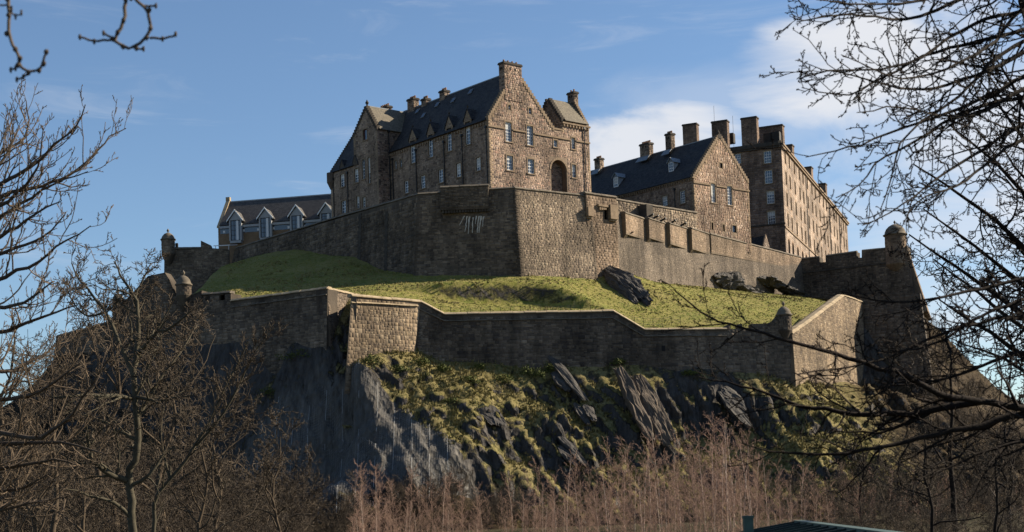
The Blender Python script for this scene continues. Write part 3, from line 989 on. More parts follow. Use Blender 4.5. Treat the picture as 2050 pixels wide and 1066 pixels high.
# ------------------------------------------------------------------ slate-roofed range with two dormers
C1 = P(1392, 450, 250)
G3 = Pl(C1, 40.3); L3 = Pl(C1, -49.7)
rng_ = thing('gabled_range', 'long dark slate-roofed range with pale rubble gable end right of the tall block', 'building', C1 + (g + l) * 4 - Z * 4)
b3 = G3.px(1450, 500)[1]
h3 = G3.px(1391, 355)[1]; ap3 = G3.px(1440, 273); a3 = G3.px(1500, 400)[0]; h3r = G3.px(1499, 364)[1]
g3o = [(0, b3), (a3, b3), (a3, h3r), ap3, (0, h3)]
g3w = [(G3.rect(1423.4, 1432.5, 368, 406), dict(grid=(2, 6), meeting=True)), (G3.rect(1456, 1465.6, 373, 411), dict(grid=(2, 6))),
       (G3.rect(1441, 1446, 327, 337), dict(grid=(1, 2), sill=False, frame='interior_dark')), (G3.rect(1424, 1427.5, 446, 460), dict(grid=(1, 1), sill=False, frame='interior_dark')),
       (G3.rect(1447, 1450.5, 450, 463), dict(grid=(1, 1), sill=False, frame='interior_dark')), (G3.rect(1466, 1474, 452, 466), dict(grid=(2, 1), sill=False, frame='interior_dark'))]
face(rng_, G3, g3o, g3w, 'rubble', (.27, .20, .14), 31, h=.42, lmin=.35, lmax=.75, depth=.018, rough=.5, quoin=(.24, .17, .11))
ys = (G3.px(1393, 367)[1] + G3.px(1498, 382)[1]) / 2
for x0, x1 in ((-.1, g3w[0][0][0] - .2), (g3w[0][0][2] + .2, g3w[1][0][0] - .2), (g3w[1][0][2] + .2, a3 + .1)):
    lintel_box(rng_, G3, (x0, ys - .12, x1, ys + .12), 0, .16, 'string_course', 'dressed_stone')
crowsteps(rng_, G3, (0, h3), (ap3[0] - .3, ap3[1]), .6, .4); crowsteps(rng_, G3, (a3, h3r), (ap3[0] + .3, ap3[1]), .6, .4)
mb = MB(); bx(mb, G3, ap3[0] - .45, ap3[1] - .4, ap3[0] + .45, ap3[1] + .35, -.6, .12); mb.lathe(G3.pt(ap3[0], ap3[1] + .35, -.25), [(.3, 0), (.34, .3), (.16, .55), (.05, .8)], 10); mb.build('finial', 'soot_shade_stone', rng_)
LEN3 = 38.0
l3o = [(-LEN3, b3), (0, b3), (0, h3), (-LEN3, h3)]
l3w = [(L3.rect(1325.5, 1336.6, 392, 412.6), dict(grid=(3, 4))), (L3.rect(1361, 1372, 381.5, 407.6), dict(grid=(3, 5)))]
face(rng_, L3, l3o, l3w, 'hosp_shade', (.15, .10, .075), 33, h=.34)
pipe(rng_, L3, 1351, 378, 1352, 425)
for k in range(46):
    a = -26 + 26 * (k + .2) / 46
    lintel_box(rng_, L3, (a, h3 - .55, a + .22, h3 - .2), 0, .22, 'corbel', 'dressed_stone')
lintel_box(rng_, L3, (-LEN3, h3 - .2, .1, h3 + .02), 0, .27, 'eave_course', 'dressed_stone')
E0 = G3.pt(0, h3) - g * .3 - Z * .1; R0 = G3.pt(*ap3) - Z * .1; E1 = G3.pt(a3, h3r) + g * .2 - Z * .1
roof_pair(rng_, E0, R0, E1, l, .45, LEN3)
core(rng_, [G3.pt(.7, 0, -.7), G3.pt(a3 - .6, 0, -.7), G3.pt(a3 - .6, 0, -LEN3 + .5), G3.pt(.7, 0, -LEN3 + .5)], C1.z + b3, C1.z + h3 - .4)
RP3 = Pl(R0, -49.7)
for (x, yt, lu, lv, pots) in ((1203, 322, 1.4, 1.1, 4), (1299, 292, 2.3, 1.1, 6), (1347, 272, 1.3, 1.1, 4)):
    a = RP3.px(x, 320)[0]; b = RP3.px(x, yt)[1]
    ch = chimney(rng_, RP3.pt(a, 0) - g * .5, L3.u, g, lu, lv, b, pots, 'hosp_shade', x)
    mb = MB(); q = RP3.pt(a, 0) - g * 1.2
    sl3 = (R0 - E0); sl3 = (sl3 - l * sl3.dot(l)).normalized(); n3 = l.cross(sl3).normalized(); n3 = n3 if n3.z > 0 else -n3
    mb.box(q - sl3 * 1.2 - L3.u * (lu / 2 + .25) + n3 * .05 - Z * .4, L3.u * (lu + .5), sl3 * 1.4, n3 * .1); mb.build('flashing', 'lead', ch)
# roof dormers on the slope
SL3 = Pl(E0, -49.7)
for (x0, x1, yt, yb) in ((1229, 1239, 355, 376), (1339, 1350, 325, 345)):
    hgt = .42
    d = ray((x0 + x1) / 2, yb); k = (E0 - CAM).dot(n3) / d.dot(n3); foot = CAM + d * k
    pd = Pl(foot - g * .1, -49.7)
    wd = .62; ht = pd.px((x0 + x1) / 2, yt)[1]
    dm = MB()
    bx(dm, pd, -wd, -.1, wd, 0.06, -.3, .05)
    for s in (-1, 1):
        dm.poly([pd.pt(s * wd, 0, 0), pd.pt(s * wd, ht, 0), pd.pt(s * wd, ht, -2.2), pd.pt(s * wd, 0, -.3)])
    dmr = dm.build('dormer', 'pale_paint', rng_)
    window(dmr, pd, (-wd + .05, .06, wd - .05, ht), (2, 3), .0, surround=None, sill=False, fw=.1)
    rf = MB()
    for s in (-1, 1):
        slope(rf, pd.pt(s * (wd + .22), ht - .12, .25), pd.pt(s * (wd + .22), ht - .12, -2.6), pd.pt(0, ht + .8, -2.6), pd.pt(0, ht + .8, .25), .08)
    rf.poly([pd.pt(-wd, ht, .02), pd.pt(wd, ht, .02), pd.pt(0, ht + .75, .02)])
    rf.build('dormer_roof', 'lead', dmr)

# ------------------------------------------------------------------ tall barracks behind
C2 = P(1569, 400, 290)
BR = Pl(C2, 70); BL_ = Pl(C2, -24.5)
bar = thing('barracks', 'high barrack block with rows of sash windows and big chimney stacks at the right', 'building', C2 + BR.u * 20 - BL_.u * 8 - Z * 8)
b2 = BR.px(1580, 520)[1]; t2 = BR.px(1562, 290)[1]
aE = BR.px(1697, 470)[0]
NC = 17
brw, arches = [], []
for i in range(NC):
    c_ = aE * (i + .62) / (NC + .15)
    c_ += (.5 if i % 3 == 0 else -.35 if i % 3 == 1 else 0)
    for j, (y0, y1) in enumerate(((306, 330), (346, 370), (386, 411), (426, 450))):
        z0, z1 = BR.px(1574, y1)[1], BR.px(1574, y0)[1]
        brw.append(((c_ - .6, z0, c_ + .6, z1), dict(grid=(2, 4), sill=(j == 3), surround='dressed_stone', fw=.1)))
    za, zb_ = BR.px(1574, 505)[1], BR.px(1574, 474)[1]
    if i < 6: arches.append((c_ - 1.1, za - 1, c_ + 1.1, zb_))
bro = [(0, b2), (aE, b2), (aE, t2), (0, t2)]
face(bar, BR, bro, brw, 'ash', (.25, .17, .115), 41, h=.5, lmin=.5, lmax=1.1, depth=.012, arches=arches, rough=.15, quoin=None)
for r in arches:
    mb = MB(); mb.poly([BR.pt(*q, -.3) for q in arch_loop(r)]); mb.build('arch_recess', 'glass', bar)
zz = BR.px(1575, 458)[1]
lintel_box(bar, BR, (-.1, zz - .15, aE, zz + .15), 0, .2, 'string_course', 'dressed_stone')
for k in (5, 11, 14):
    a = aE * (k + .1) / NC; mb = MB(); mb.tube([BR.pt(a, t2 - .5, .15), BR.pt(a, b2, .15)], .09, 6); mb.build('drainpipe', 'iron_black', bar)
AL = 30.0
blw = [(BL_.rect(*q), dict(grid=(3, 4), fw=.1)) for q in ((1529, 1544, 302.6, 327), (1531, 1546, 341, 367.6), (1535, 1550, 382.6, 408), (1537, 1552, 423, 449.6), (1472, 1483, 308, 328), (1475, 1487, 346, 370))]
blo = [(-AL, b2), (0, b2), (0, t2), (-AL, t2)]
face(bar, BL_, blo, blw, 'ash_shade', (.14, .10, .075), 43, h=.45, lmin=.5, lmax=1.0, depth=.03, rough=.15, quoin=None)
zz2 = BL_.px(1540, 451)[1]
lintel_box(bar, BL_, (-AL, zz2 - .15, .15, zz2 + .15), 0, .18, 'string_course', 'soot_shade_stone')
for (pp, x0, x1, mt) in ((BR, -.5, aE + .3, 'dressed_stone'), (BL_, -AL, .38, 'soot_shade_stone')):  # unlit side gets the darker trim, its shade put into the colour
    lintel_box(bar, pp, (x0, t2 - .25, x1, t2 + .15), -.3, .35, 'cornice', mt)
    lintel_box(bar, pp, (x0, t2 + .15, x1, t2 + .5), -.3, .55, 'cornice', mt)
    lintel_box(bar, pp, (x0, t2 + .5, x1, t2 + 1.0), -.5, .12, 'parapet', mt)
core(bar, [BR.pt(.8, 0, -.8) - BL_.u * .5, BR.pt(aE, 0, -.8), BR.pt(aE, 0, -14), BL_.pt(-16, 0, -.8), BL_.pt(-AL, 0, -16), BL_.pt(-AL, 0, -.8)], C2.z + b2, C2.z + t2 - .3)
q0 = C2 + Z * (t2 + .3)
bu, bv = BR.u, -BL_.u
mb = MB(); rr = q0 + bu * 6 + bv * 7 + Z * 2.0
slope(mb, q0 + bu * .8 + bv * 1.2, q0 + bu * (aE - 1) + bv * 1.2, rr + bu * (aE - 14), rr)
slope(mb, q0 + bu * .8 + bv * 14, q0 + bu * (aE - 1) + bv * 14, rr + bu * (aE - 14), rr)
slope(mb, q0 + bu * .9 + bv * 1.2, q0 + bu * .9 + bv * (AL - 1), rr + bv * (AL - 12), rr)
mb.build('roof', 'slate', bar)
for (x, y, lx) in ((1459, 272, 22), (1537, 272, 22), (1551, 269, 14)):
    a, b = BL_.moved(-4).px(x, y); p = BL_.moved(-4)
    mb = MB(); bx(mb, p, a - .9, b - 1.5, a + .9, b + .5, -1.5, 0); mb.build('roof_cabin', 'slate_new', bar)
def stack(pl, x0, x1, yt, dv, mat, seed):
    a0, a1 = pl.px(x0, yt)[0], pl.px(x1, yt)[0]; top = pl.px((x0 + x1) / 2, yt)[1]
    u_, v_ = pl.u, -pl.h
    chimney(bar, pl.pt((a0 + a1) / 2, t2) + v_ * dv / 2, u_, v_, a1 - a0, dv, top - t2, 0, mat, seed, slots=False, sunk=1)
for (x0, x1, yt, back) in ((1366, 1394, 251, 1.2), (1424, 1455, 245, 1.2), (1483, 1514, 238, 1.2), (1519, 1566, 255, 9.0)):
    stack(BL_.moved(-back), x0, x1, yt, 1.6, 'ash_shade', x0)
for (xc, yt) in ((1590, 294), (1628, 338), (1656, 371)):
    p = BR.moved(-1.2)
    a = p.px(xc, yt + 12)[0]; top = p.px(xc, yt)[1]
    chimney(bar, p.pt(a, t2) + bv * 2.2, -p.h, -p.u * -1.0, 4.4, 1.5, max(2.2, top - t2), 0, 'ash_shade', xc, slots=False, sunk=1) if False else chimney(bar, p.pt(a, t2) + bv * 1.5, BL_.u, Vector((-BL_.u.y, BL_.u.x, 0)), 2.6, 1.8, max(2.4, top - t2), 0, 'ash_shade', xc, slots=False, sunk=1)
for (x, y0, y1) in ((1430, 212, 240), (1468, 232, 265)):
    p = BL_.moved(-3); a, b = p.px(x, y1); mb = MB(); mb.tube([p.pt(a, t2), p.pt(a, p.px(x, y0)[1])], .03, 5); mb.build('aerial', 'iron_black', bar)
# small gabled outhouse at its foot
po = Pl(P(1528, 500, 272), 40.3)
oh = thing('outhouse', 'tiny stone gable with dark roof peeping over the rampart below the barracks', 'building', po.o - Z)
w0, w1, ob_, ot = po.px(1528, 490)[0], po.px(1540, 490)[0], po.px(1534, 530)[1], po.px(1533, 469)[1]
hb_ = po.px(1534, 492)[1]
gg = [(w0, ob_), (w1, ob_), (w1, hb_), ((w0 + w1) / 2, ot), (w0, hb_)]
solid(oh, po, gg, .4, (.3, .21, .14))
stonework(oh, po, gg, [], 'ash', .3, .3, .5, .03, 4)
mb = MB(); rdg = po.pt((w0 + w1) / 2, ot - .3)
slope(mb, po.pt(w0, hb_ - .2) + l * .3, po.pt(w0, hb_ - .2) + l * 5, rdg + l * 5, rdg + l * .3); slope(mb, po.pt(w1, hb_ - .2) + l * .3, po.pt(w1, hb_ - .2) + l * 5, rdg + l * 5, rdg + l * .3)
mb.build('roof', 'slate', oh)

# ------------------------------------------------------------------ modern range at the left
MP = Pl(P(443, 495, 262), -11)
mod = thing('dormered_range', 'low modern range with grey slate roof and four pale gabled dormers', 'building', MP.o + Vector((8, 5, -6)))
m0 = MP.px(437, 470)[0]; m1 = MP.px(690, 440)[0]
me_ = MP.px(500, 451)[1]; mb0 = MP.px(500, 545)[1]
gu = -MP.h
# ridge plane behind
rdp = MP.moved(-4.6); mr = rdp.px(560, 399.5)[1] + 0.0
mo = [(m0, mb0), (m1, mb0), (m1, me_), (m0, me_)]
mb = MB(); wall_face(mb, MP, mo, [], (1, 1, 1)); mb.build('wall', 'tan_brick', mod)
mb = MB()
slope(mb, MP.pt(m0 + .4, me_ + .1, .35), MP.pt(m1, me_ + .1, .35), MP.pt(m1, mr, -4.6), MP.pt(m0 + .4, mr, -4.6), .16)
slope(mb, MP.pt(m0 + .4, me_ + .1, -9.5), MP.pt(m1, me_ + .1, -9.5), MP.pt(m1, mr, -4.6), MP.pt(m0 + .4, mr, -4.6), .16)
mrf = mb.build('roof', 'slate_new', mod)
mb = MB(); bx(mb, MP, m0 + .3, mr + .1, m1, mr + .3, -4.75, -4.45); mb.build('ridge', 'pale_paint', mrf)
GL = Pl(MP.pt(m0, 0, 0) + gu * 9.2, -101)      # end gable, facing left
og = [(0, mb0), (9.2, mb0), (9.2, me_), (4.6, mr + .35), (0, me_)]
mb = MB(); wall_face(mb, GL, og, [], (.2, .15, .1))
mb.poly([GL.pt(*q, -.4) for q in og], (.2, .15, .1)); mb.build('end_gable', 'masonry', mod)
stonework(mod, GL, og, [], 'wall', .3, .4, .8, .03, 9)
mb = MB()
for (p, q) in (((9.5, me_ - .2), (4.6, mr + .42)), ((4.6, mr + .42), (-.3, me_ - .2))):
    mb.hexa([GL.pt(p[0], p[1], .12), GL.pt(q[0], q[1], .12), GL.pt(q[0], q[1], -.55), GL.pt(p[0], p[1], -.55),
             GL.pt(p[0], p[1] + .3, .12), GL.pt(q[0], q[1] + .3, .12), GL.pt(q[0], q[1] + .3, -.55), GL.pt(p[0], p[1] + .3, -.55)])
bx(mb, GL, 4.3, mr + .4, 4.95, mr + 1.05, -.6, .15)
mb.build('skew', 'coping_stone', mod)
core(mod, [MP.pt(m0 + .6, 0, -.5), MP.pt(m1 - .2, 0, -.5), MP.pt(m1 - .2, 0, -9), MP.pt(m0 + .6, 0, -9)], MP.o.z + mb0, MP.o.z + me_ - .2)
bz0, bz1 = MP.px(500, 464)[1], MP.px(500, 455)[1]
# strip windows under the eave
lintel_box(mod, MP, (m0 + .4, bz1, m1, me_ + .06), .0, .42, 'fascia', 'pale_paint')
mb = MB(); bx(mb, MP, m0 + .4, bz0 - .1, m1, bz1, .0, .06); mb.build('strip_window', 'glass', mod)
for (xc, ya, wy0, wy1) in ((471, 423, 441, 479), (531, 418.5, 436, 473), (593.5, 413, 431.5, 463), (653.5, 408.5, 427, 447)):
    pd = MP.moved(.75)
    ac = pd.px(xc, 450)[0]; hw = 1.02
    ht = pd.px(xc, wy0 - 1)[1]; hb0 = pd.px(xc, wy1 + 3)[1]; hap = pd.px(xc, ya)[1]
    d = MB()
    bx(d, pd, ac - hw, hb0 - .45, ac + hw, hb0, -.75, .1)
    for s in (-1, 1): bx(d, pd, ac + s * hw - .14, hb0, ac + s * hw + .14, ht, -.75, .06)
    d.poly([pd.pt(ac - hw - .1, ht, .02), pd.pt(ac + hw + .1, ht, .02), pd.pt(ac, hap - .15, .02)])
    bx(d, pd, ac - hw, ht - .1, ac + hw, ht + .1, -.7, .05)
    for s in (-1, 1):
        d.poly([pd.pt(ac + s * hw, hb0, 0), pd.pt(ac + s * hw, ht, 0), pd.pt(ac + s * hw, ht, -3.2), pd.pt(ac + s * hw, hb0, -.7)])
    dm = d.build('dormer', 'pale_paint', mod)
    rf = MB()
    for s in (-1, 1):
        slope(rf, pd.pt(ac + s * (hw + .5), ht - .45, .3), pd.pt(ac + s * (hw + .5), ht - .45, -3.4), pd.pt(ac, hap, -3.4), pd.pt(ac, hap, .3), .14)
    rf.build('dormer_roof', 'slate_new', dm)
    bgd = MB()
    for s in (-1, 1):
        p_, q_ = pd.pt(ac + s * (hw + .5), ht - .45, .32), pd.pt(ac, hap, .32)
        bgd.hexa([p_, q_, q_ - pd.n * .1, p_ - pd.n * .1, p_ + Z * .3, q_ + Z * .3, q_ + Z * .3 - pd.n * .1, p_ + Z * .3 - pd.n * .1])
    bgd.build('bargeboard', 'white_paint', dm)
    window(dm, pd, (ac - hw + .14, hb0, ac + hw - .14, ht - .1), (3, 4), .05, frame='iron_black', surround=None, sill=False, meeting=False, bar=.07)
    b2_ = MB(); bx(b2_, pd, ac + .15, hb0 + .1, ac + .55, ht - .2, -.2, -.02); b2_.build('blind', 'white_sheet', dm)
for xc in (449, 488, 517, 548, 578, 610, 640):
    a, b = MP.px(xc, 460 - (xc - 470) * .085)
    mb = MB(); bx(mb, MP, a - .2, bz0 + .05, a + .2, bz0 + .45, .06, .1); mb.build('vent_panel', 'white_sheet', mod)
for (x0, y0) in ((436, 489), (447, 489), (455, 492)):
    pass
awn = thing('awning', 'small white flat awning roof at the foot of the modern range', 'awning', P(452, 505, 258))
mb = MB(); pa = Pl(P(437, 494, 258.5), -20)
mb.hexa([pa.pt(0, -.2, 1.6), pa.pt(3.2, -.35, 1.6), pa.pt(3.2, .1, -1), pa.pt(0, .25, -1), pa.pt(0, -.05, 1.6), pa.pt(3.2, -.2, 1.6), pa.pt(3.2, .25, -1), pa.pt(0, .4, -1)])
mb.build('canopy', 'white_sheet', awn)
for a in (.3, 2.9):
    mb = MB(); mb.tube([pa.pt(a, -.2, 1.4), pa.pt(a, -2.2, 1.4)], .06, 6); mb.build('post', 'white_sheet', awn)
# ------------------------------------------------------------------ ramparts
def rampart(name, label, pl, px_out, pal, mortar, thick=1.6, seed=1, cop=None, cop_mat='dark_coping', holes=(), h=.4, lmin=.38, lmax=.95, depth=.03, cop_d=(-.9, .14), cop_h=.24, rough=.3, quoin=None, plane_out=None, parent=None):
    out = plane_out or pl.pts(px_out)
    if parent is None:
        loc = pl.pt(sum(p[0] for p in out) / len(out), min(p[1] for p in out))
        parent = thing(name, label, 'wall', loc)
    wl = solid(parent, pl, out, thick, mortar, [rect_loop(r) for r in holes])
    stonework(wl, pl, out, list(holes), pal, h, lmin, lmax, depth, seed, rough=rough, quoin=quoin)
    if cop: coping(parent, pl, cop, *cop_d, h=cop_h, mat=cop_mat, raise_=-.05)
    return parent

K = P(1031, 378, 212)
F1 = Pl(K, 36, .075); F2 = Pl(K, -7, .075)
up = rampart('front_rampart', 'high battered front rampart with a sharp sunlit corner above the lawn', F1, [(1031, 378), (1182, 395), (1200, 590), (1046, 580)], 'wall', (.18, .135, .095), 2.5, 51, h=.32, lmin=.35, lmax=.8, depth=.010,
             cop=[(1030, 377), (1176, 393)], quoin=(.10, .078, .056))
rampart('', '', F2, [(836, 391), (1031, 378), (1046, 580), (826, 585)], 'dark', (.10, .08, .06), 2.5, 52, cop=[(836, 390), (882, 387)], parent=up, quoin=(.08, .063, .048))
coping(up, F2, [(979, 380), (1031, 377)], -.9, .14, .24, 'dark_coping', -.05)
# projecting gun-loop box with corbels, lime streaks under it
BX = Pl(F2.at(979, 374) + F2.h * .75, -3)
bo = BX.pts([(882, 377), (978, 373), (978, 418), (882, 421)])
bxw = solid(up, BX, bo, 1.6, (.085, .066, .05), name='projecting_box')
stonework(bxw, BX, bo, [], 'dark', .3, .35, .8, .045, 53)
coping(up, BX, [(881, 376), (979, 372)], -1.0, .16, .24, 'dark_coping', -.05)
for k in range(17):
    a = bo[0][0] + (bo[1][0] - bo[0][0]) * (k + .25) / 17
    lintel_box(up, BX, (a, bo[3][1] - .45, a + .28, bo[3][1]), -1.0, -.12, 'corbel', 'soot_shade_stone')
for k in range(8):
    x = 930 + 5.7 * k + rnd.uniform(-1.5, 1.5); y1 = rnd.uniform(447, 469); x2 = x - rnd.uniform(0, 4) - (9 if k == 0 else 0)
    p = F2.px(x, 432 + rnd.uniform(0, 4)); q = F2.px(x2, y1); mb = MB(); wd = rnd.uniform(.07, .14); N_ = 7; ed = []
    for j in range(N_):
        f = j / (N_ - 1); ww_ = wd * (1 - f * .6) * rnd.uniform(.55, 1.25); ed.append((p[0] + (q[0] - p[0]) * f + rnd.uniform(-.05, .05), p[1] + (q[1] - p[1]) * f, ww_))
    for (a, b, c_), (d, e, f) in zip(ed[:-1], ed[1:]):
        mb.hexa([F2.pt(d - f, e, .085), F2.pt(d + f, e, .085), F2.pt(d + f, e, .02), F2.pt(d - f, e, .02), F2.pt(a - c_, b, .085), F2.pt(a + c_, b, .085), F2.pt(a + c_, b, .02), F2.pt(a - c_, b, .02)])
    mb.build('lime_streak', 'lime', up)
F3 = Pl(F2.at(836, 391), -51.5, .06)
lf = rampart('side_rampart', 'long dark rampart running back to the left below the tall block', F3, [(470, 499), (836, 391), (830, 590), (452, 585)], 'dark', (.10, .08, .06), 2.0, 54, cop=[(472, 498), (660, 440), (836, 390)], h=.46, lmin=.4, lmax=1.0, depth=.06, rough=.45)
for x in (722, 775):                                    # quoined breaks in the long wall
    a, b = F3.px(x, 424); b1 = F3.px(x, 560)[1]; mb = MB(); z = b1; k = 0
    while z < b - .3:
        wq = .5 if k % 2 else .32; bx(mb, F3, a - wq, z, a + wq, z + .36, 0, .12); z += .38; k += 1
    mb.build('quoins', 'soot_shade_stone', lf)
# gun tower in front of the corner
T = Pl(P(1173, 387, F1.at(1176, 394).y - .6), 41)
tw = thing('square_tower', 'square sunlit gun tower projecting from the rampart with a corbelled box', 'tower', T.at(1205, 540, -1))
to = T.pts([(1173, 388), (1234, 397), (1240, 575), (1187, 570)])
to[3] = (to[0][0], to[3][1]); to[2] = (to[1][0], to[2][1])
slot = T.rect(1210, 1217.5, 417, 440)
twl = solid(tw, T, to, 4.0, (.17, .12, .08), [rect_loop(slot)])
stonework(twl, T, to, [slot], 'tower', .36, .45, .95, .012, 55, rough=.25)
coping(tw, T, [(1171, 387), (1235, 396)], -1.2, .16, .22, 'dark_coping', -.05)
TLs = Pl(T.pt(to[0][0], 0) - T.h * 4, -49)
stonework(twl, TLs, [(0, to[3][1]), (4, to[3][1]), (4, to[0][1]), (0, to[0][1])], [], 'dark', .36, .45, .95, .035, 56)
for r in ((1173, 1184, 416, 434), (1217.5, 1233, 412, 440)):
    rr_ = T.rect(*r); lintel_box(tw, T, rr_, 0, .55, 'corbelled_box', 'dressed_stone'); lintel_box(tw, T, (rr_[0] + .12, rr_[1] - .3, rr_[2] - .12, rr_[1]), 0, .3, 'corbel', 'dressed_stone')
for k in range(4):
    x = 1198 + k * 3.6; lintel_box(tw, T, T.rect(x, x + 2.6, 415, 421), 0, .3, 'corbel', 'dressed_stone')
lintel_box(tw, T, T.rect(1195, 1215, 411, 415), 0, .4, 'lintel', 'dressed_stone')
# long right rampart
U = Pl(T.pt(to[1][0], T.px(1235, 430)[1]) - T.h * 1.2, 53.2, .05)
rr = rampart('right_rampart', 'long grey rampart stepping down to the right with wedge buttresses along its parapet', U, [(1232, 424), (1419, 470), (1604, 516), (1614, 625), (1236, 600)], 'harl', (.095, .078, .06), 2.2, 57, h=.26, lmin=.3, lmax=.7, depth=.010)
seg = [(1243, 428, 470), (1290, 439, 478), (1332, 449, 490), (1376, 459, 500), (1419, 469.5, 508), (1604, 516, 541)]
V_ = Pl(U.at(1243, 428), 53.2)
for i in range(5):
    (x0, y0, yb0), (x1, y1, yb1) = seg[i], seg[i + 1]
    p, q = V_.px(x0 + .6, y0), V_.px(x1 - .6, y1)
    pb, qb = V_.px(x0 + .6, yb0), V_.px(x1 - .6, yb1 if i == 4 else yb0 + (y1 - y0))
    o0, o1 = (.75, .12) if i < 4 else (.30, .06)
    mb = MB(); col = (.15, .115, .08)
    pd = Pl(V_.pt(p[0], 0, o0), V_.az + math.degrees(math.atan2(o0 - o1, q[0] - p[0])))
    Lq = math.hypot(q[0] - p[0], o0 - o1)
    oo = [(0, pb[1]), (Lq, qb[1]), (Lq, q[1]), (0, p[1])]
    bt = solid(rr, pd, oo, 1.1, col, name='parapet_panel')
    stonework(bt, pd, oo, [], 'tower', .3, .35, .8, .012, 60 + i)
    mb = MB()   # corbelled foot
    mb.hexa([V_.pt(p[0], pb[1] - 1.0, -.2), V_.pt(p[0] + .8, pb[1] - 1.0, -.2), V_.pt(p[0] + .8, pb[1] - 1.0, -.4), V_.pt(p[0], pb[1] - 1.0, -.4),
             V_.pt(p[0], pb[1], o0), V_.pt(p[0] + .8, pb[1], o0 - .1), V_.pt(p[0] + .8, pb[1], -.4), V_.pt(p[0], pb[1], -.4)], col)
    mb.build('corbel_foot', 'masonry', rr)
    coping(rr, pd, None, -1.0, .12, .2, 'dark_coping', -.04, plane_pts=[(0, p[1]), (Lq, q[1])])
# parapet and terrace behind it
UB = Pl(V_.at(1243, 428) - V_.h * 3.4, 44)
ub = rampart('terrace_parapet', 'low weathered terrace wall behind the stepped rampart, below the slate roof', UB, [(1232, 401), (1395, 428), (1395, 475), (1232, 450)], 'wall', (.12, .09, .065), 1.0, 66, cop=[(1232, 400), (1318, 414.5), (1396, 427)])
a = UB.px(1283, 420)
mb = MB(); bx(mb, UB, a[0] - .6, a[1] - 1.6, a[0] + .9, a[1] + .55, -.2, 1.7); mb.build('buttress', 'soot_shade_stone', ub)
for i, (x, y) in enumerate(((1297, 437), (1307, 440), (1322, 445), (1342, 449), (1363, 454))):
    q = V_.at(x, y) - V_.h * .4 + Z * .0
    cn = thing('cannon', ['black cannon barrel at the left end of the row on the rampart', 'black cannon barrel second from the left on the stepped rampart', 'black cannon barrel in the middle of the row on the rampart', 'black cannon barrel second from the right of its row on the rampart', 'black cannon barrel at the right end of the row by the pale gable'][i], 'cannon', q - Z * .6, 'cannons on the stepped rampart')
    dv = (V_.h * .93 + V_.u * .1 + Z * .36).normalized()
    mb = MB(); st_ = [(-1.1, .16), (-1.0, .24), (0, .22), (.02, .25), (.12, .25), (.14, .19), (1.25, .15), (1.3, .19), (1.45, .19), (1.46, .09)]
    mb.tube([q + dv * s for s, _ in st_], [r for _, r in st_], 10); mb.build('barrel', 'iron_black', cn, smooth=True)
    mb = MB(); sidev = V_.u
    for s in (-1, 1): mb.box(q - V_.h * 1.0 + sidev * (s * .3 - .05) - Z * .65, sidev * .1, V_.h * 1.3, Z * .6)
    mb.build('carriage', 'soot_shade_stone', cn)
mb_t = MB(); q = V_.at(1258, 470); mb_t.tube([q, q + V_.h * .9 + Z * .3], .12, 8)
mb_t.build('water_spout', 'soot_shade_stone', rr)

# ------------------------------------------------------------------ right bastion with bartizan
B = Pl(U.at(1606, 522), -30.5, .07)
top = [(1604, 519), (1641, 515.5), (1641, 526), (1653, 525), (1653, 513), (1715, 504.5), (1715, 517), (1725, 516), (1725, 503), (1769, 498.5), (1816, 494)]
bs = rampart('corner_bastion', 'dark crenellated bastion wall with a domed turret at the right end', B, [(1596, 640)] + [(1840, 660)] + list(reversed(top)), 'dark', (.075, .06, .045), 2.0, 71, h=.32)
for p, q in ((0, 1), (4, 5), (8, 10)): coping(bs, B, [top[p], top[q]], -.8, .12, .22, 'dark_coping', -.05)
s0, s1 = B.px(1604, 547), B.px(1812, 523)
mb = MB(); mb.hexa([B.pt(s0[0], s0[1] - .12, .2), B.pt(s1[0], s1[1] - .12, .2), B.pt(s1[0], s1[1] - .12, 0), B.pt(s0[0], s0[1] - .12, 0), B.pt(s0[0], s0[1] + .12, .16), B.pt(s1[0], s1[1] + .12, .16), B.pt(s1[0], s1[1] + .12, 0), B.pt(s0[0], s0[1] + .12, 0)])
mb.build('string_course', 'soot_shade_stone', bs)
cR = B.at(1816, 497); BRt = Pl(cR, 72, .26)
rampart('', '', BRt, None, 'tower', (.15, .11, .075), 1.5, 72, plane_out=[(0, -12), (16, -12), (14, .2), (0, .2)], parent=bs)
tc_ = B.at(1792, 500) - B.h * .5
turret(bs, tc_, 1.85, B.at(1792, 529).z, B.at(1792, 472).z, B.at(1792, 449).z - B.at(1792, 472).z, (.2, .145, .095), corbel=1.6, stone='tower', seed=5)
sl = MB(); q = B.at(1789, 506, 1.35); sl.box(q, B.u * .18, -B.h * .3, Z * .9); sl.build('slit', 'interior_dark', bs)

# ------------------------------------------------------------------ lower curtain wall
BLt = Pl(P(705, 594, 178), 41.3, .07)
blw_ = rampart('lower_bastion', 'sunlit stubby bastion of the lower wall with its own straight coping', BLt, [(704, 594), (842, 606), (824, 770), (690, 790)], 'low', (.15, .115, .08), .12, 81, cop=[(703, 593), (842, 605)], cop_mat='coping_stone', h=.44, lmin=.34, lmax=.8, depth=.016, cop_d=(-.8, .2), cop_h=.3, rough=.45, quoin=(.22, .165, .11))
s0, s1 = BLt.px(702, 607), BLt.px(836, 614)
coping(blw_, BLt, None, 0, .24, .18, 'coping_stone', 0, 'string_course', plane_pts=[s0, s1])
RT = Pl(BLt.at(704, 594) + Vector((-.10, .995, 0)) * 6, -84.2, .05)
rt_o = [(0, -14), (6, -14), (6, 0), (0, 0)]
solid(blw_, RT, rt_o, .6, (.10, .08, .06), name='return_wall')
stonework(blw_, RT, rt_o, [], 'dark', .42, .34, .8, .03, 83)
LW = Pl(BLt.at(842, 606), 9.5, .06)
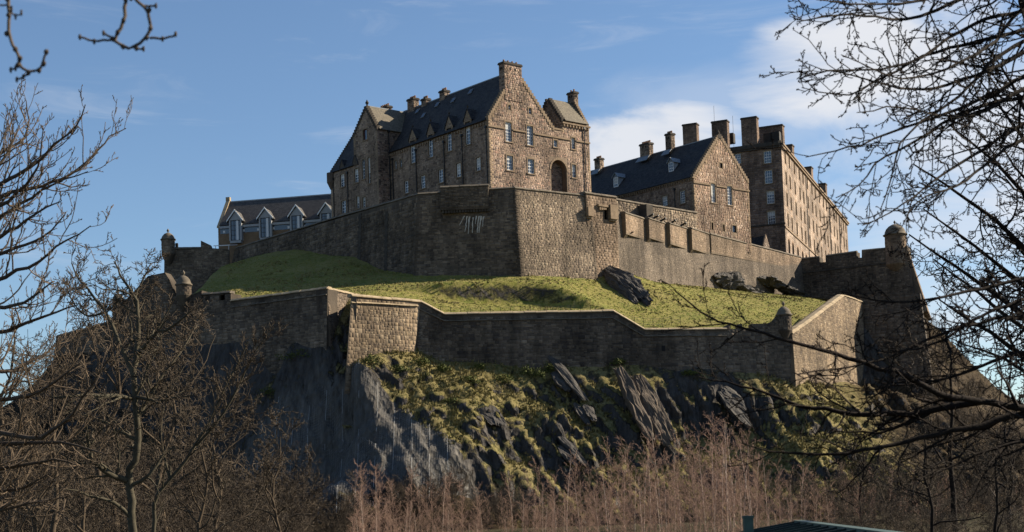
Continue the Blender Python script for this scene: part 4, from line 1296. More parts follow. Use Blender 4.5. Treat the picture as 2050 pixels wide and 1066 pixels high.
lt = [(842, 606), (890, 631), (1228, 625), (1291, 662), (1455, 661), (1455, 651), (1462, 650), (1462, 659), (1478, 659), (1478, 650), (1486, 649), (1486, 659), (1504, 658), (1504, 649), (1536, 648), (1550, 642), (1558, 632), (1584, 634)]
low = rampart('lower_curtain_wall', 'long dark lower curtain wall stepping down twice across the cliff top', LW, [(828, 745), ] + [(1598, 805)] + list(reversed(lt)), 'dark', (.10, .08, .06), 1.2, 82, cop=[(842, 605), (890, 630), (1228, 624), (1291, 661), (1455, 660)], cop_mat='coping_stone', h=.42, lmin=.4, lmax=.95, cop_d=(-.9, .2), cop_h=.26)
st2 = LW.pts([(838, 619), (889, 644), (1227, 638), (1289, 674), (1455, 673)])
coping(low, LW, None, 0, .22, .16, 'dark_coping', 0, 'string_course', plane_pts=st2)
a, b = LW.px(1328, 698); lintel_box(low, LW, (a - .22, b - .35, a + .22, b + .35), .0, .07, 'drain_hole', 'interior_dark')
tq = LW.at(1571, 650) - LW.h * .2
turret(low, tq, .92, LW.at(1571, 662).z, LW.at(1571, 633).z, 1.25, (.07, .055, .042), corbel=1.5, stone='dark', seed=8)
DW = Pl(LW.at(1584, 640), 60, .06)
dt = [(1586, 668), (1612, 650), (1636, 632), (1660, 614), (1690, 592), (1728, 606)]
dwl = rampart('descending_wall', 'sunlit wall climbing in steps from the small turret to the right bastion', DW, [(1597, 820), (1732, 800)] + list(reversed(dt)), 'low', (.13, .098, .066), 1.6, 84, h=.32, lmin=.35, lmax=.75, depth=.014)
coping(dwl, DW, dt, -1, .12, .24, 'coping_stone', -.05)
# return face of the lower bastion cliff tower, dark, right of the descending wall
DD = Pl(DW.at(1728, 606), -20, .08)
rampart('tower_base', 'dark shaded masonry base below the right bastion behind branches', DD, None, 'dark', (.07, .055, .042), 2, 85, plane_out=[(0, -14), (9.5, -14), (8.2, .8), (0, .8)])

# ------------------------------------------------------------------ lower wall, left of the bastion
Ap = P(655, 579, 181.5)
A = Pl(Ap, -30.6, .06); AF = Pl(Ap, 67, .04)
at_ = [(406, 592), (462, 588), (462, 604), (656, 579)]
emb = [A.rect(411, 420, 591, 602), A.rect(439, 450, 590.5, 601.5)]
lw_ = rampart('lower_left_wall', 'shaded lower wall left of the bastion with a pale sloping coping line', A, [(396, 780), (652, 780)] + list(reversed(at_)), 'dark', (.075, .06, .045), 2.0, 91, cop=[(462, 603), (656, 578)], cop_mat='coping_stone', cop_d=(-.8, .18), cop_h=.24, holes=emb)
coping(lw_, A, [(405, 591), (462, 587)], -.8, .16, .2, 'dark_coping')
rampart('', '', AF, None, 'dark', (.085, .066, .05), 1.6, 92, plane_out=[(0, -11), (9, -11), (9, 0), (0, 0)], parent=lw_)
coping(lw_, AF, None, -.8, .16, .24, 'coping_stone', -.02, plane_pts=[(0, 0), (8.5, 0)])
s0, s1 = A.px(462, 617), A.px(655, 591)
coping(lw_, A, None, 0, .2, .16, 'dark_coping', 0, 'string_course', plane_pts=[s0, s1])
LP_ = Pl(A.at(406, 592), -16, .05)
lo_ = [(100, 800), (404, 800), (404, 582), (385, 590), (352, 592), (340, 562), (330, 546), (296, 553), (272, 580), (246, 606), (222, 645), (165, 662), (112, 676)]
far = rampart('outer_left_wall', 'dark outer wall falling away to the left behind bare trees', LP_, lo_, 'dark', (.06, .048, .036), 1.6, 93, h=.36, lmin=.4, lmax=.9)
coping(far, LP_, [(112, 676), (165, 662), (222, 645)], -.7, .1, .22, 'dark_coping')
q = LP_.at(368, 590)
turret(far, q, .95, LP_.at(368, 592).z, LP_.at(368, 573).z, 1.35, (.11, .09, .065), corbel=2.0, mat_dome='dark_coping', stone='dark', seed=12)
q = LP_.at(237, 620)
turret(far, q, .72, LP_.at(237, 640).z, LP_.at(237, 603).z, 1.0, (.07, .055, .04), corbel=1.2, stone='dark', seed=13)
FL = Pl(P(402, 500, 246), 6)
fo = [(328, 600), (458, 600), (458, 500), (423, 497), (423, 492), (402, 482), (402, 499), (329, 499)]
fl = rampart('upper_left_battery', 'small walled battery with a domed turret on the upper left skyline', FL, fo, 'wall', (.11, .085, .06), 1.6, 95, h=.34, cop=[(329, 498), (402, 498)])
q = FL.at(337, 500)
turret(fl, q, 1.08, FL.at(337, 510).z, FL.at(337, 482).z, 1.3, (.13, .1, .07), corbel=1.8, stone='wall', seed=15)
mb = MB(); bx(mb, FL, *FL.rect(351, 356, 487, 499), -.8, 0); mb.build('stub', 'soot_shade_stone', fl)
# courtyard floor inside the upper walls, so nothing stands on air
cy = MB(); zc = 40.5
cy.poly([Vector((x, y, zc)) for x, y in ((-44, 268), (-12, 221), (0, 218), (10, 224), (18, 233), (46, 276), (70, 310), (80, 400), (-60, 400))])
co = cy.build('courtyard', 'earth'); co['kind'] = 'structure'
# ------------------------------------------------------------------ terrain
def tps(pts, reg=.02):
    p = np.array([tuple(q) for q in pts], float)
    xy, z = p[:, :2] / 50.0, p[:, 2]
    n = len(p)
    d2 = ((xy[:, None] - xy[None]) ** 2).sum(-1)
    K_ = .5 * d2 * np.log(d2 + 1e-12) + np.eye(n) * reg * .01
    Q = np.c_[np.ones(n), xy]
    S = np.block([[K_, Q], [Q.T, np.zeros((3, 3))]])
    sol = np.linalg.solve(S, np.r_[z, np.zeros(3)])
    def f(X, Y):
        X, Y = X / 50.0, Y / 50.0
        out = sol[n] + sol[n + 1] * X + sol[n + 2] * Y
        for i in range(n):
            r2 = (X - xy[i, 0]) ** 2 + (Y - xy[i, 1]) ** 2
            out = out + sol[i] * .5 * r2 * np.log(r2 + 1e-12)
        return out
    return f

def vnoise(X, Y, seed):
    """value noise, smooth, numpy"""
    def hsh(i, j):
        h = (i * 374761393 + j * 668265263 + seed * 1442695041) & 0x7fffffff
        h = ((h ^ (h >> 13)) * 1274126177) & 0x7fffffff
        return ((h ^ (h >> 16)) & 0xffff) / 65535.0
    i, j = np.floor(X).astype(np.int64), np.floor(Y).astype(np.int64)
    u, v = X - i, Y - j
    u, v = u * u * (3 - 2 * u), v * v * (3 - 2 * v)
    return (hsh(i, j) * (1 - u) + hsh(i + 1, j) * u) * (1 - v) + (hsh(i, j + 1) * (1 - u) + hsh(i + 1, j + 1) * u) * v
def fbm(X, Y, seed, octv=4):
    o, a, s = 0, 1, 0
    for k in range(octv):
        o = o + a * vnoise(X * 2 ** k, Y * 2 ** k, seed + k * 17); s += a; a *= .5
    return o / s - .5
def sstep(x): 
    x = np.clip(x, 0, 1); return x * x * (3 - 2 * x)

def sheet(name, X, Y, Zz, mask, mat, kind='structure', col=None):
    ny, nx = X.shape
    idx = -np.ones((ny, nx), np.int64)
    q = mask[:-1, :-1] & mask[1:, :-1] & mask[1:, 1:] & mask[:-1, 1:]
    jj, ii = np.nonzero(q)
    base = np.arange(ny * nx).reshape(ny, nx)
    F = np.stack([base[jj, ii], base[jj, ii + 1], base[jj + 1, ii + 1], base[jj + 1, ii]], 1)
    used = np.unique(F); remap = -np.ones(ny * nx, np.int64); remap[used] = np.arange(len(used))
    V = np.stack([X.ravel(), Y.ravel(), Zz.ravel()], 1)[used]
    cc = np.zeros((len(used), 3)) if col is None else np.stack([c_.ravel()[used] for c_ in col], 1)
    o = np_mesh(name, V, remap[F], mat, None, cc, mat != 'crag')
    if kind: o['kind'] = kind
    return o

# grass slope between the two walls
lawn_px = [A.at(406, 606, -3), A.at(462, 612, -3), A.at(560, 598, -3), A.at(655, 588, -3),
           BLt.at(705, 600, -3.5), BLt.at(775, 603, -3.5), BLt.at(842, 611, -3.5), LW.at(890, 638, -2.2), LW.at(1000, 636, -2.2), LW.at(1120, 633, -2.2), LW.at(1228, 632, -2.2),
           LW.at(1291, 668, -2.2), LW.at(1370, 668, -2.2), LW.at(1455, 667, -2.2), LW.at(1540, 655, -2.2), DW.at(1640, 645, -2.5), DW.at(1720, 630, -2.5),
           F1.at(1046, 553), F1.at(1120, 555), F1.at(1190, 561), F2.at(1000, 552), F2.at(930, 552), F2.at(870, 551), F3.at(820, 549), F3.at(767, 541), F3.at(720, 520), F3.at(665, 512), F3.at(626, 505), F3.at(584, 502), F3.at(547, 506), F3.at(500, 522), F3.at(460, 540),
           U.at(1245, 545), U.at(1290, 562), U.at(1360, 570), U.at(1440, 580), U.at(1520, 586), U.at(1600, 596), B.at(1660, 604), B.at(1740, 606), B.at(1800, 612),
           P(700, 575, 205), P(620, 560, 215), P(560, 565, 214), P(480, 575, 214), P(430, 580, 222), P(850, 585, 200), P(1000, 596, 202), P(1150, 605, 203), P(1300, 618, 207), P(1450, 622, 212), P(1560, 622, 222), P(1650, 618, 225)]
lawn_f = tps(lawn_px)
xs = np.arange(-62, 78, .45); ys = np.arange(174, 282, .45)
X, Y = np.meshgrid(xs, ys)
def lawn_z(X, Y):
    z = lawn_f(X, Y)
    yb = 201.6 + .02 * X + 1.0 * np.sin(X * .21 + .6) - .012 * (X - 1) ** 2 * .35   # the cut bank below the rampart
    band = sstep((X + 15) / 9) * sstep((15 - X) / 9)
    z = z + band * 1.7 * (sstep((Y - yb) / .9) * sstep((yb + 8 - Y) / 7) - .5 * sstep((Y - yb + 5) / 5) * sstep((yb + 1.1 - Y) / 1.1))
    z = z + .5 * fbm(X * .18, Y * .18, 3) + .22 * fbm(X * .9, Y * .9, 5, 3)
    return z
def front_line(X):
    """plan line just behind the lower walls"""
    pts = [(-75, 210), (LP_.at(225, 660).x, LP_.at(225, 660).y + 1.0), (A.at(406, 606).x, A.at(406, 606).y + 1.2), (A.o.x - .3, A.o.y + .7), (A.o.x + .3, A.o.y + 1.6), (A.o.x + 2.9, A.o.y + 7.6), (BLt.at(705, 600).x + .15, BLt.at(705, 600).y + 1.2), (LW.o.x, LW.o.y + .9), (LW.at(1584, 660).x, LW.at(1584, 660).y + .9), (DW.at(1728, 620).x, DW.at(1728, 620).y + .5), (80, 225)]
    pts.sort()
    return np.interp(X, [p[0] for p in pts], [p[1] for p in pts])
LZ = lawn_z(X, Y)
fl_ = front_line(X)
lawn = sheet('lawn_slope', X, Y, LZ, (Y > fl_) & (X > -47) & (X < 54), 'lawn')

# cliff and lower slopes
def W3(x, y, z): return Vector((x, y, z))
cl = [LP_.at(110, 730, .5), LP_.at(230, 715, .5), LP_.at(330, 705, .5), A.at(420, 705, .4), A.at(500, 705, .4), A.at(580, 700, .4), A.at(648, 706, .4),
      BLt.at(698, 726, .5), BLt.at(760, 718, .5), BLt.at(826, 716, .5), LW.at(870, 728, .5), LW.at(960, 735, .5), LW.at(1022, 743, .5), LW.at(1143, 745, .5), LW.at(1307, 748, .5), LW.at(1400, 754, .5), LW.at(1478, 760, .5), LW.at(1590, 778, .5), DW.at(1660, 778, .5), DW.at(1728, 765, .5),
      DD.pt(4, -11, .5), P(1860, 640, 252), P(1900, 690, 246), P(1960, 745, 242), P(2020, 800, 238), P(2120, 870, 232), P(1800, 790, 208), P(1900, 850, 204), P(2000, 900, 204)]
cl += [P(*q) for q in (
      # netted buttress: its face turns away to the left, the crest runs down to the right
      (950, 1000, 164), (850, 1000, 164), (750, 1000, 165.5), (650, 1000, 168), (550, 1000, 172), (450, 1000, 176.5), (900, 900, 170), (800, 900, 170.8), (700, 900, 172.5), (600, 900, 175.3), (520, 900, 178.8),
      (850, 830, 174.6), (780, 830, 174.8), (700, 830, 175.9), (620, 830, 178.2), (560, 815, 180.6), (770, 765, 177.6), (700, 765, 177.8), (655, 745, 180), (610, 775, 180.8), (520, 845, 181.6),
      (690, 738, 178.6), (672, 742, 180.2),
      # hollow behind it
      (560, 745, 184.8), (500, 785, 185), (430, 820, 186), (380, 830, 187), (450, 900, 184),
      # grass slope and crags to the right
      (900, 775, 179.5), (900, 830, 175), (950, 870, 173), (1000, 790, 182), (1000, 850, 177.5), (1000, 900, 175), (1030, 960, 172), (1100, 790, 184.3), (1100, 850, 180), (1100, 900, 177.6), (1110, 960, 175),
      (1200, 790, 185.3), (1200, 850, 181.3), (1200, 910, 178), (1250, 970, 174.5), (1300, 800, 186), (1300, 860, 182.5), (1320, 920, 180), (1400, 790, 188.4), (1400, 860, 187), (1420, 930, 182), (1500, 800, 188.8), (1500, 860, 187), (1550, 930, 180),
      (1600, 810, 189), (1600, 860, 184.5), (1640, 910, 180), (1700, 830, 194), (1700, 900, 184), (1780, 950, 180), (300, 800, 190), (200, 820, 192), (60, 800, 196), (-100, 850, 196), (250, 920, 182), (100, 920, 182))]
for x in range(-80, 111, 19):
    yb_ = 166 + (4 if x < -18 else 0) + (3 if x > 25 else 0)
    cl += [W3(x, yb_, -2.0), W3(x, yb_ - 12, -2.6), W3(x, 138, -2.6), W3(x, 126, -2.6)]
for x in (-80, -60): cl += [W3(x, 215, 14), W3(x, 240, 15)]
cl += [W3(104, 225, 6), W3(108, 205, 3), W3(108, 185, 0.0)]
for y_ in (222, 232, 242, 252, 262, 272): cl.append(W3(53, y_, float(lawn_f(np.array([53.]), np.array([float(y_)]))[0])))
cl += [B.at(1700, 612, .3), B.at(1740, 616, .3), B.at(1800, 626, .3), BRt.pt(3, -8.5, .4), BRt.pt(9, -9, .4)]
cliff_f = tps(cl)
xs = np.arange(-82, 110, .36); ys = np.arange(140, 276, .36)
X2, Y2 = np.meshgrid(xs, ys)
def strata(X, Y, z):
    """tilted plates: ridges run down-slope to the right; sawtooth profile across them"""
    ph = (X * .84 + Y * .54) * .27 + 2.6 * fbm(X * .06, Y * .06, 31, 4)
    saw = ph - np.floor(ph)
    prof = np.where(saw < .8, saw / .8, (1 - saw) / .2) - .5
    ph2 = (X * .86 + Y * .5) * .85 + 3.0 * fbm(X * .12, Y * .12, 47, 4)
    saw2 = ph2 - np.floor(ph2); prof2 = np.where(saw2 < .75, saw2 / .75, (1 - saw2) / .25) - .5
    return prof, prof2
def cliff_z(X, Y):
    # domain warp gives broken, uneven faces
    wx = 2.2 * fbm(X * .16, Y * .16, 201, 4); wy = 3.4 * fbm(X * .15 + 9, Y * .15, 207, 4)
    lim = front_line(X)
    near = sstep((lim - Y - 1.2) / 8.5) * sstep((Y - 158) / 8)        # calm at wall foot and at the bottom
    z = cliff_f(X + wx * near, Y + wy * near)
    p1, p2 = strata(X, Y, z)
    craggy = sstep((X - np.interp(Y, [160, 166.5, 170, 172.6, 174.6, 176.6, 180], [-2, -3.5, -6, -9, -12, -16, -24])) / 4)
    patch = sstep(fbm(X * .085, Y * .085, 71, 4) * 5 + .5)
    amp = near * (craggy * (.12 + 1.15 * patch) + (1 - craggy) * .45)
    z = z + amp * (1.25 * p1 + .6 * p2)
    z = z + near * (1.3 + .9 * craggy) * fbm(X * .22, Y * .22, 11, 5) + (.2 + near * .9 * craggy + .35 * near) * fbm(X * .9, Y * .9, 19, 4)
    return z
CZ = cliff_z(X2, Y2)
# break the steep faces: slanting plates and fractures pushed in and out of the rock face
_dz = np.gradient(CZ, .36); steep = sstep((np.hypot(*_dz) - .75) / .8)
_near = sstep((np.interp(X2, X2[0], front_line(X2[0])) - Y2 - 1.0) / 3.0)
_ph = (X2 * .874 + CZ * .485) * .55 + 2.4 * fbm(X2 * .13, CZ * .13, 301, 4)
_sw = _ph - np.floor(_ph); _pl = np.where(_sw < .82, _sw / .82, (1 - _sw) / .18) - .5
_ph = (X2 * .874 + CZ * .485) * 1.7 + 3.0 * fbm(X2 * .3, CZ * .3, 311, 3)
_sw = _ph - np.floor(_ph); _p2 = np.where(_sw < .8, _sw / .8, (1 - _sw) / .2) - .5
_soft = .35 + .65 * sstep((X2 - np.interp(Y2, [160, 166.5, 170, 172.6, 174.6, 176.6, 180], [-2, -3.5, -6, -9, -12, -16, -24])) / 3)
YD = Y2 - steep * _near * _soft * (1.3 * _pl + .5 * _p2 + 1.5 * fbm(X2 * .45, CZ * .45, 321, 5) + .7 * np.round(vnoise(X2 * .9 + CZ * .35, CZ * .75, 331) * 3) / 3)
lim2 = np.interp(X2, X2[0], front_line(X2[0]))
# bare rock under the netting (red), brown brush on the outer slopes (green)
_rt = np.interp(X2, [-34, -30, -26, -22, -19, -16, -12, -9, -6, -3.5, -3], [179.5, 181.5, 180.8, 179.2, 177.3, 176.6, 174.6, 172.6, 170, 166.5, 0])
_bare = sstep((_rt - Y2 + 1.2 + 3.0 * fbm(X2 * .35, Y2 * .35, 401, 4)) / 1.2) * .6 * sstep((Y2 - 165.5) / 2)
_olive = sstep((_rt + 1.6 - Y2) / 1) * sstep((Y2 - _rt + .5) / 1)
_holl = sstep((-23 - X2) / 4) * sstep((Y2 - _rt - 1.5) / 2) * .05
_brush = np.clip(sstep((X2 - 42) / 10) + sstep((-30 - X2) / 8) + np.maximum(sstep((171 - Y2) / 5) * sstep((X2 + 12) / 5), sstep((167.5 - Y2) / 2)), 0, 1)
COLR = (np.clip(_bare - .25 * _olive + _holl, 0, 1), _brush, np.clip(_bare / .6, 0, 1) * .85)
cliff = sheet('castle_rock', X2, YD, CZ, ((Y2 < lim2 + .2) | (X2 > 52)) & (Y2 < np.interp(X2, [-100, 50, 68, 71, 75.6, 79, 85, 110], [300, 276, 268, 251, 243, 239, 234, 225])), 'crag', col=COLR)

# ground from the camera out to the horizon, and the far side
def sheet_ground():
    xs = np.concatenate([[-6000, -1500, -500, -200], np.arange(-110, 131, 10), [200, 500, 1500, 6000]])
    ys = np.concatenate([[-300, -60], np.arange(-20, 150, 8), [170, 200, 260, 400, 900, 6000]])
    X, Y = np.meshgrid(xs, ys)
    z = -2.6 * sstep((Y - 6) / 60) + 1.6 * sstep((Y - 100) / 50) - 1.6 * sstep((Y - 160) / 40) + .5 * fbm(X * .05, Y * .05, 91, 3) * (np.hypot(X, Y) > 6)
    z = z - 3.0 * (Y > 150) - .0012 * np.hypot(X, Y)
    return sheet('ground', X, Y, z, np.ones_like(X, bool), 'earth')
ground = sheet_ground()

def ground_z(x, y):
    X, Y = np.array([float(x)]), np.array([float(y)])
    if y > 132: return float(cliff_z(X, Y)[0])
    return float((-2.6 * sstep((Y - 6) / 60) + 1.6 * sstep((Y - 100) / 50))[0])

# ------------------------------------------------------------------ grass tufts (uncountable)
def tufts(name, label, zf, pts, mat, hmin, hmax, seed):
    R = np.random.default_rng(seed)
    x, y = pts[:, 0], pts[:, 1]; n = len(x)
    z = zf(x, y)
    B_ = 6
    V = np.zeros((n, B_, 3, 3)); C_ = np.zeros((n, B_, 3))
    hgt = R.uniform(hmin, hmax, n); shade = R.random(n)
    for k in range(B_):
        an = R.uniform(0, 2 * np.pi, n); r = R.uniform(.02, .16, n); lean = R.uniform(.15, .7, n) * hgt
        wd = R.uniform(.05, .11, n)
        bx_, by_ = x + np.cos(an) * r, y + np.sin(an) * r
        pa = an + R.uniform(1.0, 2.1, n)
        V[:, k, 0] = np.stack([bx_ + np.cos(pa) * wd, by_ + np.sin(pa) * wd, z - .06], 1)
        V[:, k, 1] = np.stack([bx_ - np.cos(pa) * wd, by_ - np.sin(pa) * wd, z - .06], 1)
        V[:, k, 2] = np.stack([bx_ + np.cos(an) * lean, by_ + np.sin(an) * lean, z + hgt * R.uniform(.6, 1, n)], 1)
        C_[:, k] = np.clip(shade + R.uniform(-.25, .25, n), 0, 1)[:, None]
    V = V.reshape(-1, 3)
    F = np.arange(len(V)).reshape(-1, 3)
    o = np_mesh(name, V, F, mat, None, np.repeat(C_.reshape(-1, 1), 3, 1))
    o['kind'] = 'stuff'; o['label'] = label; o['category'] = 'grass'
    return o
def normals_z(zf, x, y, e=.4):
    dx = (zf(x + e, y) - zf(x - e, y)) / (2 * e); dy = (zf(x, y + e) - zf(x, y - e)) / (2 * e)
    return 1 / np.sqrt(1 + dx * dx + dy * dy)
R_ = np.random.default_rng(5)
def ridge_top0(x): return np.interp(x, [-34, -30, -26, -22, -19, -16, -12, -9, -6, -3.5, -3], [179.5, 181.5, 180.8, 179.2, 177.3, 176.6, 174.6, 172.6, 170, 166.5, 0])
x = R_.uniform(-36, 66, 60000); y = R_.uniform(166, 204, 60000)
ok = (y < front_line(x) - .3) & (normals_z(cliff_z, x, y) > .60) & (y > ridge_top0(x) - .5); sel = np.stack([x, y], 1)[ok]
sel = sel[:20000]
tufts('tussock_grass', 'straw-coloured tussock grass on the crag ledges below the lower wall', cliff_z, sel[sel[:, 0] < 44], 'tuft', .18, .5, 6)
x = R_.uniform(-46, 54, 60000); y = R_.uniform(176, 272, 60000)
inside = (y > front_line(x) + 1.2)
def behind_upper(x, y):
    yu = np.interp(x, [-52, F3.o.x, K.x, U.o.x, U.at(1606, 522).x, 70], [254, F3.o.y, K.y, U.o.y, U.at(1606, 522).y, B.at(1800, 522).y])
    return y > yu + .3
ok = inside & ~behind_upper(x, y)
sel = np.stack([x, y], 1)[ok][:12000]
tufts('lawn_grass', 'rough green and straw grass on the slope between the two walls', lawn_z, sel, 'tuft_green', .05, .12, 7)

x = R_.uniform(-44, 53, 16000); y = R_.uniform(178, 272, 16000)
ok = (y > front_line(x) + 1.5) & ~behind_upper(x, y) & (fbm(x * .22, y * .22, 77, 3) > .06)
tufts('lawn_tussocks', 'scattered taller straw tussocks on the slope between the two walls', lawn_z, np.stack([x, y], 1)[ok][:2600], 'tuft', .14, .34, 9)

# ------------------------------------------------------------------ rocks
def crag(name, label, c, ax, ay, az_, seed, mat='rock', rough=.3, plates=4):
    """fractured outcrop of tilted, broken plates"""
    o = thing(name, label, 'rock', c - az_ * .6)
    R = random.Random(seed)
    rough = rough * 1.5
    for p in range(plates):
        mb = bmesh.new()
        bmesh.ops.create_cube(mb, size=2)
        bmesh.ops.subdivide_edges(mb, edges=mb.edges[:], cuts=9, use_grid_fill=True)
        off = (p / max(1, plates - 1) - .5) * 2 if plates > 1 else 0
        sc = (R.uniform(.9, 1.7) * (1.7 / plates), R.uniform(.5, 1.25), R.uniform(.4, 1.0))
        sh = R.uniform(-.3, .3); dpt = R.uniform(-.5, .3)
        co = np.array([v.co for v in mb.verts])
        ph = R.uniform(0, 90)
        n1 = vnoise(co[:, 0] * 1.7 + ph, co[:, 1] * 1.5 + co[:, 2] * 2.6 + ph, seed) - .5
        n2 = vnoise(co[:, 2] * 5.2 + ph, co[:, 0] * 3.5 + co[:, 1] * 4.1 - ph, seed + 3) - .5
        n3 = vnoise(co[:, 2] * 11 - ph, co[:, 0] * 9 + co[:, 1] * 8 + ph, seed + 9) - .5
        st_ = np.round(n1 * 5) / 5
        r_ = np.linalg.norm(co, axis=1)
        tap = 1 - .62 * np.clip(np.abs(co[:, 2]) - .35, 0, 1) * (1 + st_)
        k = (1 - .10 * np.clip(r_ - 1.15, 0, 1)) * tap
        q = np.stack([co[:, 0] * sc[0] * k * (1 + rough * st_ * 2) + off * .8 + .22 * n2, co[:, 1] * sc[1] * k * (1 + rough * n1 * 2) + .35 * n2 + .14 * n3 + dpt, co[:, 2] * sc[2] * (1 + .25 * st_) + .10 * n3 + sh], 1)
        me = bpy.data.meshes.new('rock_plate')
        for v, w_ in zip(mb.verts, q): v.co = ax * w_[0] + ay * w_[1] + az_ * w_[2] + (c - o.location)
        bmesh.ops.recalc_face_normals(mb, faces=mb.faces[:])
        mb.to_mesh(me); mb.free(); me.materials.append(M[mat])
        ob = bpy.data.objects.new('rock_plate', me); COL.objects.link(ob); ob.parent = o
    return o
dn = lambda p, q: (q - p)
# black slabs at the foot of the square tower
a_, b_ = U.at(1212, 528, .6), P(1292, 596, 208)
ctr = (a_ + b_) / 2; az1 = (b_ - a_) * .56
crag('rock_outcrop', 'black slanting rock slabs breaking out under the square tower', ctr - Z * 1.1, Vector((1.9, 1.2, .7)) * .72, Vector((.4, -1.0, .2)), az1, 3, plates=7)
crag('rock_outcrop', 'upright dark rock tooth standing on the grass below the right rampart', U.at(1443, 566, 1.2), Vector((1.2, .7, 0)), Vector((.3, -.9, 0)), Vector((.5, 0, 2.0)), 9, plates=2)
crag('rock_outcrop', 'low grey boulder between the rock tooth and the broad slab', U.at(1478, 580, 1.4), Vector((1.9, .9, -.7)), Vector((.3, -.8, 0)), Vector((.3, 0, .7)), 10, plates=3)
crag('rock_outcrop', 'broad grey layered rock against the right end of the long rampart', U.at(1545, 577, 1.6), Vector((3.4, 2.2, -1.3)), Vector((.6, -1.1, 0)), Vector((.3, .1, .95)), 12, plates=5)
# slanting pale slab on the cliff
a_, b_ = P(1268, 752, 185.4), P(1330, 885, 179.5)
crag('rock_slab', 'long pale brown slanting rock slab running down the crag', (a_ + b_) / 2 - Z * .35, Vector((1.6, .5, .2)), Vector((.2, -.9, -.1)), (b_ - a_) * .55, 23, 'rock_slab', plates=6, rough=.22)
SL = [(1095, 715, 1160, 795, 187, 183), (1150, 790, 1190, 850, 183.5, 180), (1110, 870, 1165, 930, 178, 175.5), (960, 800, 1000, 850, 179, 175.5), (1440, 770, 1500, 840, 188.5, 186)]
SLn = ['dark rock plate ending in a point beside the twin gorse bushes', 'small dark rock plate above the long grassy ledge', 'blue-grey rock plate low on the crag just above the birches', 'dark rock plate at the top of the black crag face', 'dark rock plate below the right part of the curtain wall']
for i, (x0, y0, x1, y1, d0, d1) in enumerate(SL):
    a_, b_ = P(x0, y0, d0), P(x1, y1, d1)
    crag('rock_plate_outcrop', SLn[i], (a_ + b_) / 2 - Z * .25, Vector((.55, .25, .12)), Vector((.1, -.45, 0)), (b_ - a_) * .52, 30 + i, 'rock', plates=2, rough=.25)

# ------------------------------------------------------------------ safety netting on the left buttress
net = thing('rockfall_netting', 'grey wire rockfall netting with steel cables draped over the shaded buttress', 'netting', P(720, 1000, 160))
def drape(x, y): return float(cliff_z(np.array([x]), np.array([y]))[0])
def ridge_top(x): return np.interp(x, [-34, -30, -26, -22, -19, -16, -12, -9, -6, -3.5], [179.5, 181.5, 180.8, 179.2, 177.3, 176.6, 174.6, 172.6, 170, 166.5])
polys = []
xs_ = np.arange(-33, -3.6, .28)
gy = np.arange(157, 177, .5)
def lines(xa, ya, r, name, mat, n=3):
    V, Fc = [], []
    i0 = 0
    for X_, Y_ in zip(xa, ya):
        z_ = cliff_z(X_, Y_) + .16
        p = np.stack([X_, Y_, z_], 1)
        t_ = np.gradient(p, axis=0); t_ /= np.linalg.norm(t_, axis=1)[:, None]
        s = np.cross(t_, [.3, -.8, .5]); s /= np.linalg.norm(s, axis=1)[:, None]; u_ = np.cross(t_, s)
        m_ = len(p)
        ring = np.stack([p + r * (s * math.cos(2 * math.pi * k / n) + u_ * math.sin(2 * math.pi * k / n)) for k in range(n)], 1).reshape(-1, 3)
        V.append(ring)
        j = np.arange(m_ - 1)[:, None]; k = np.arange(n)[None]
        f = np.stack([i0 + j * n + k, i0 + j * n + (k + 1) % n, i0 + (j + 1) * n + (k + 1) % n, i0 + (j + 1) * n + k], -1).reshape(-1, 4)
        Fc.append(f); i0 += len(ring)
    return np_mesh(name, np.concatenate(V), np.concatenate(Fc), mat, net)
va = [(np.full(int((ridge_top(x) - 164) / .3) + 2, x), np.linspace(164, ridge_top(x) - .2, int((ridge_top(x) - 164) / .3) + 2)) for x in xs_]
wv = lines([a for a, _ in va], [b for _, b in va], .008, 'wire_mesh', 'wire'); wv['kind'] = 'stuff'
ha = []
for y in np.arange(164.2, 181, .17):
    xx = np.arange(-33, -3.6, .4); xx = xx[ridge_top(xx) > y + .2]
    if len(xx) > 4: ha.append((xx, np.full(len(xx), y)))
wh = lines([a for a, _ in ha], [b for _, b in ha], .009, 'wire_mesh', 'wire'); wh['kind'] = 'stuff'
for x in np.arange(-30.2, -5.5, 2.05):
    n_ = 60; yy = np.linspace(164, ridge_top(x) + .3, n_); xx = x + .35 * fbm(yy * .12, yy * 0 + x, 5, 2) + (yy - 176) * -.03
    lines([xx], [yy], .022, 'cable', 'cable', 4)

# ------------------------------------------------------------------ railing along the lawn above the curtain wall
fen = thing('estate_railing', 'thin dark iron railing along the grass behind the long lower wall', 'fence', LW.at(1060, 620, -5))
prev = None
posts = [(x, 5.0) for x in np.arange(872, 1232, 20.5)] + [(x, 5.0) for x in np.arange(1232, 1420, 21)]
for k, (x, d) in enumerate(posts):
    q = LW.at(x, 640) - LW.h * (d + (0 if x < 1230 else (x - 1230) * .022))
    z = float(lawn_z(np.array([q.x]), np.array([q.y]))[0])
    mb = MB(); mb.box(Vector((q.x - .025, q.y - .02, z - .2)), Vector((.05, 0, 0)), Vector((0, .05, 0)), Z * 1.4)
    mb.build('post', 'iron_black', fen)
    top_ = Vector((q.x, q.y, z))
    if prev:
        for hh in (.35, .75, 1.15):
            mb = MB(); mb.tube([prev + Z * hh, top_ + Z * hh], .016, 4); mb.build('rail', 'iron_black', fen)
    prev = top_
q = LW.at(957, 640) - LW.h * 3.6; z = float(lawn_z(np.array([q.x]), np.array([q.y]))[0])
bn = thing('bench', 'small dark wooden bench on the grass by the railing', 'bench', Vector((q.x, q.y, z)))
mb = MB(); mb.box(Vector((q.x - .6, q.y - .2, z + .42)), Vector((1.3, 0, 0)), Vector((0, .42, 0)), Z * .06); mb.build('seat', 'soot_shade_stone', bn)
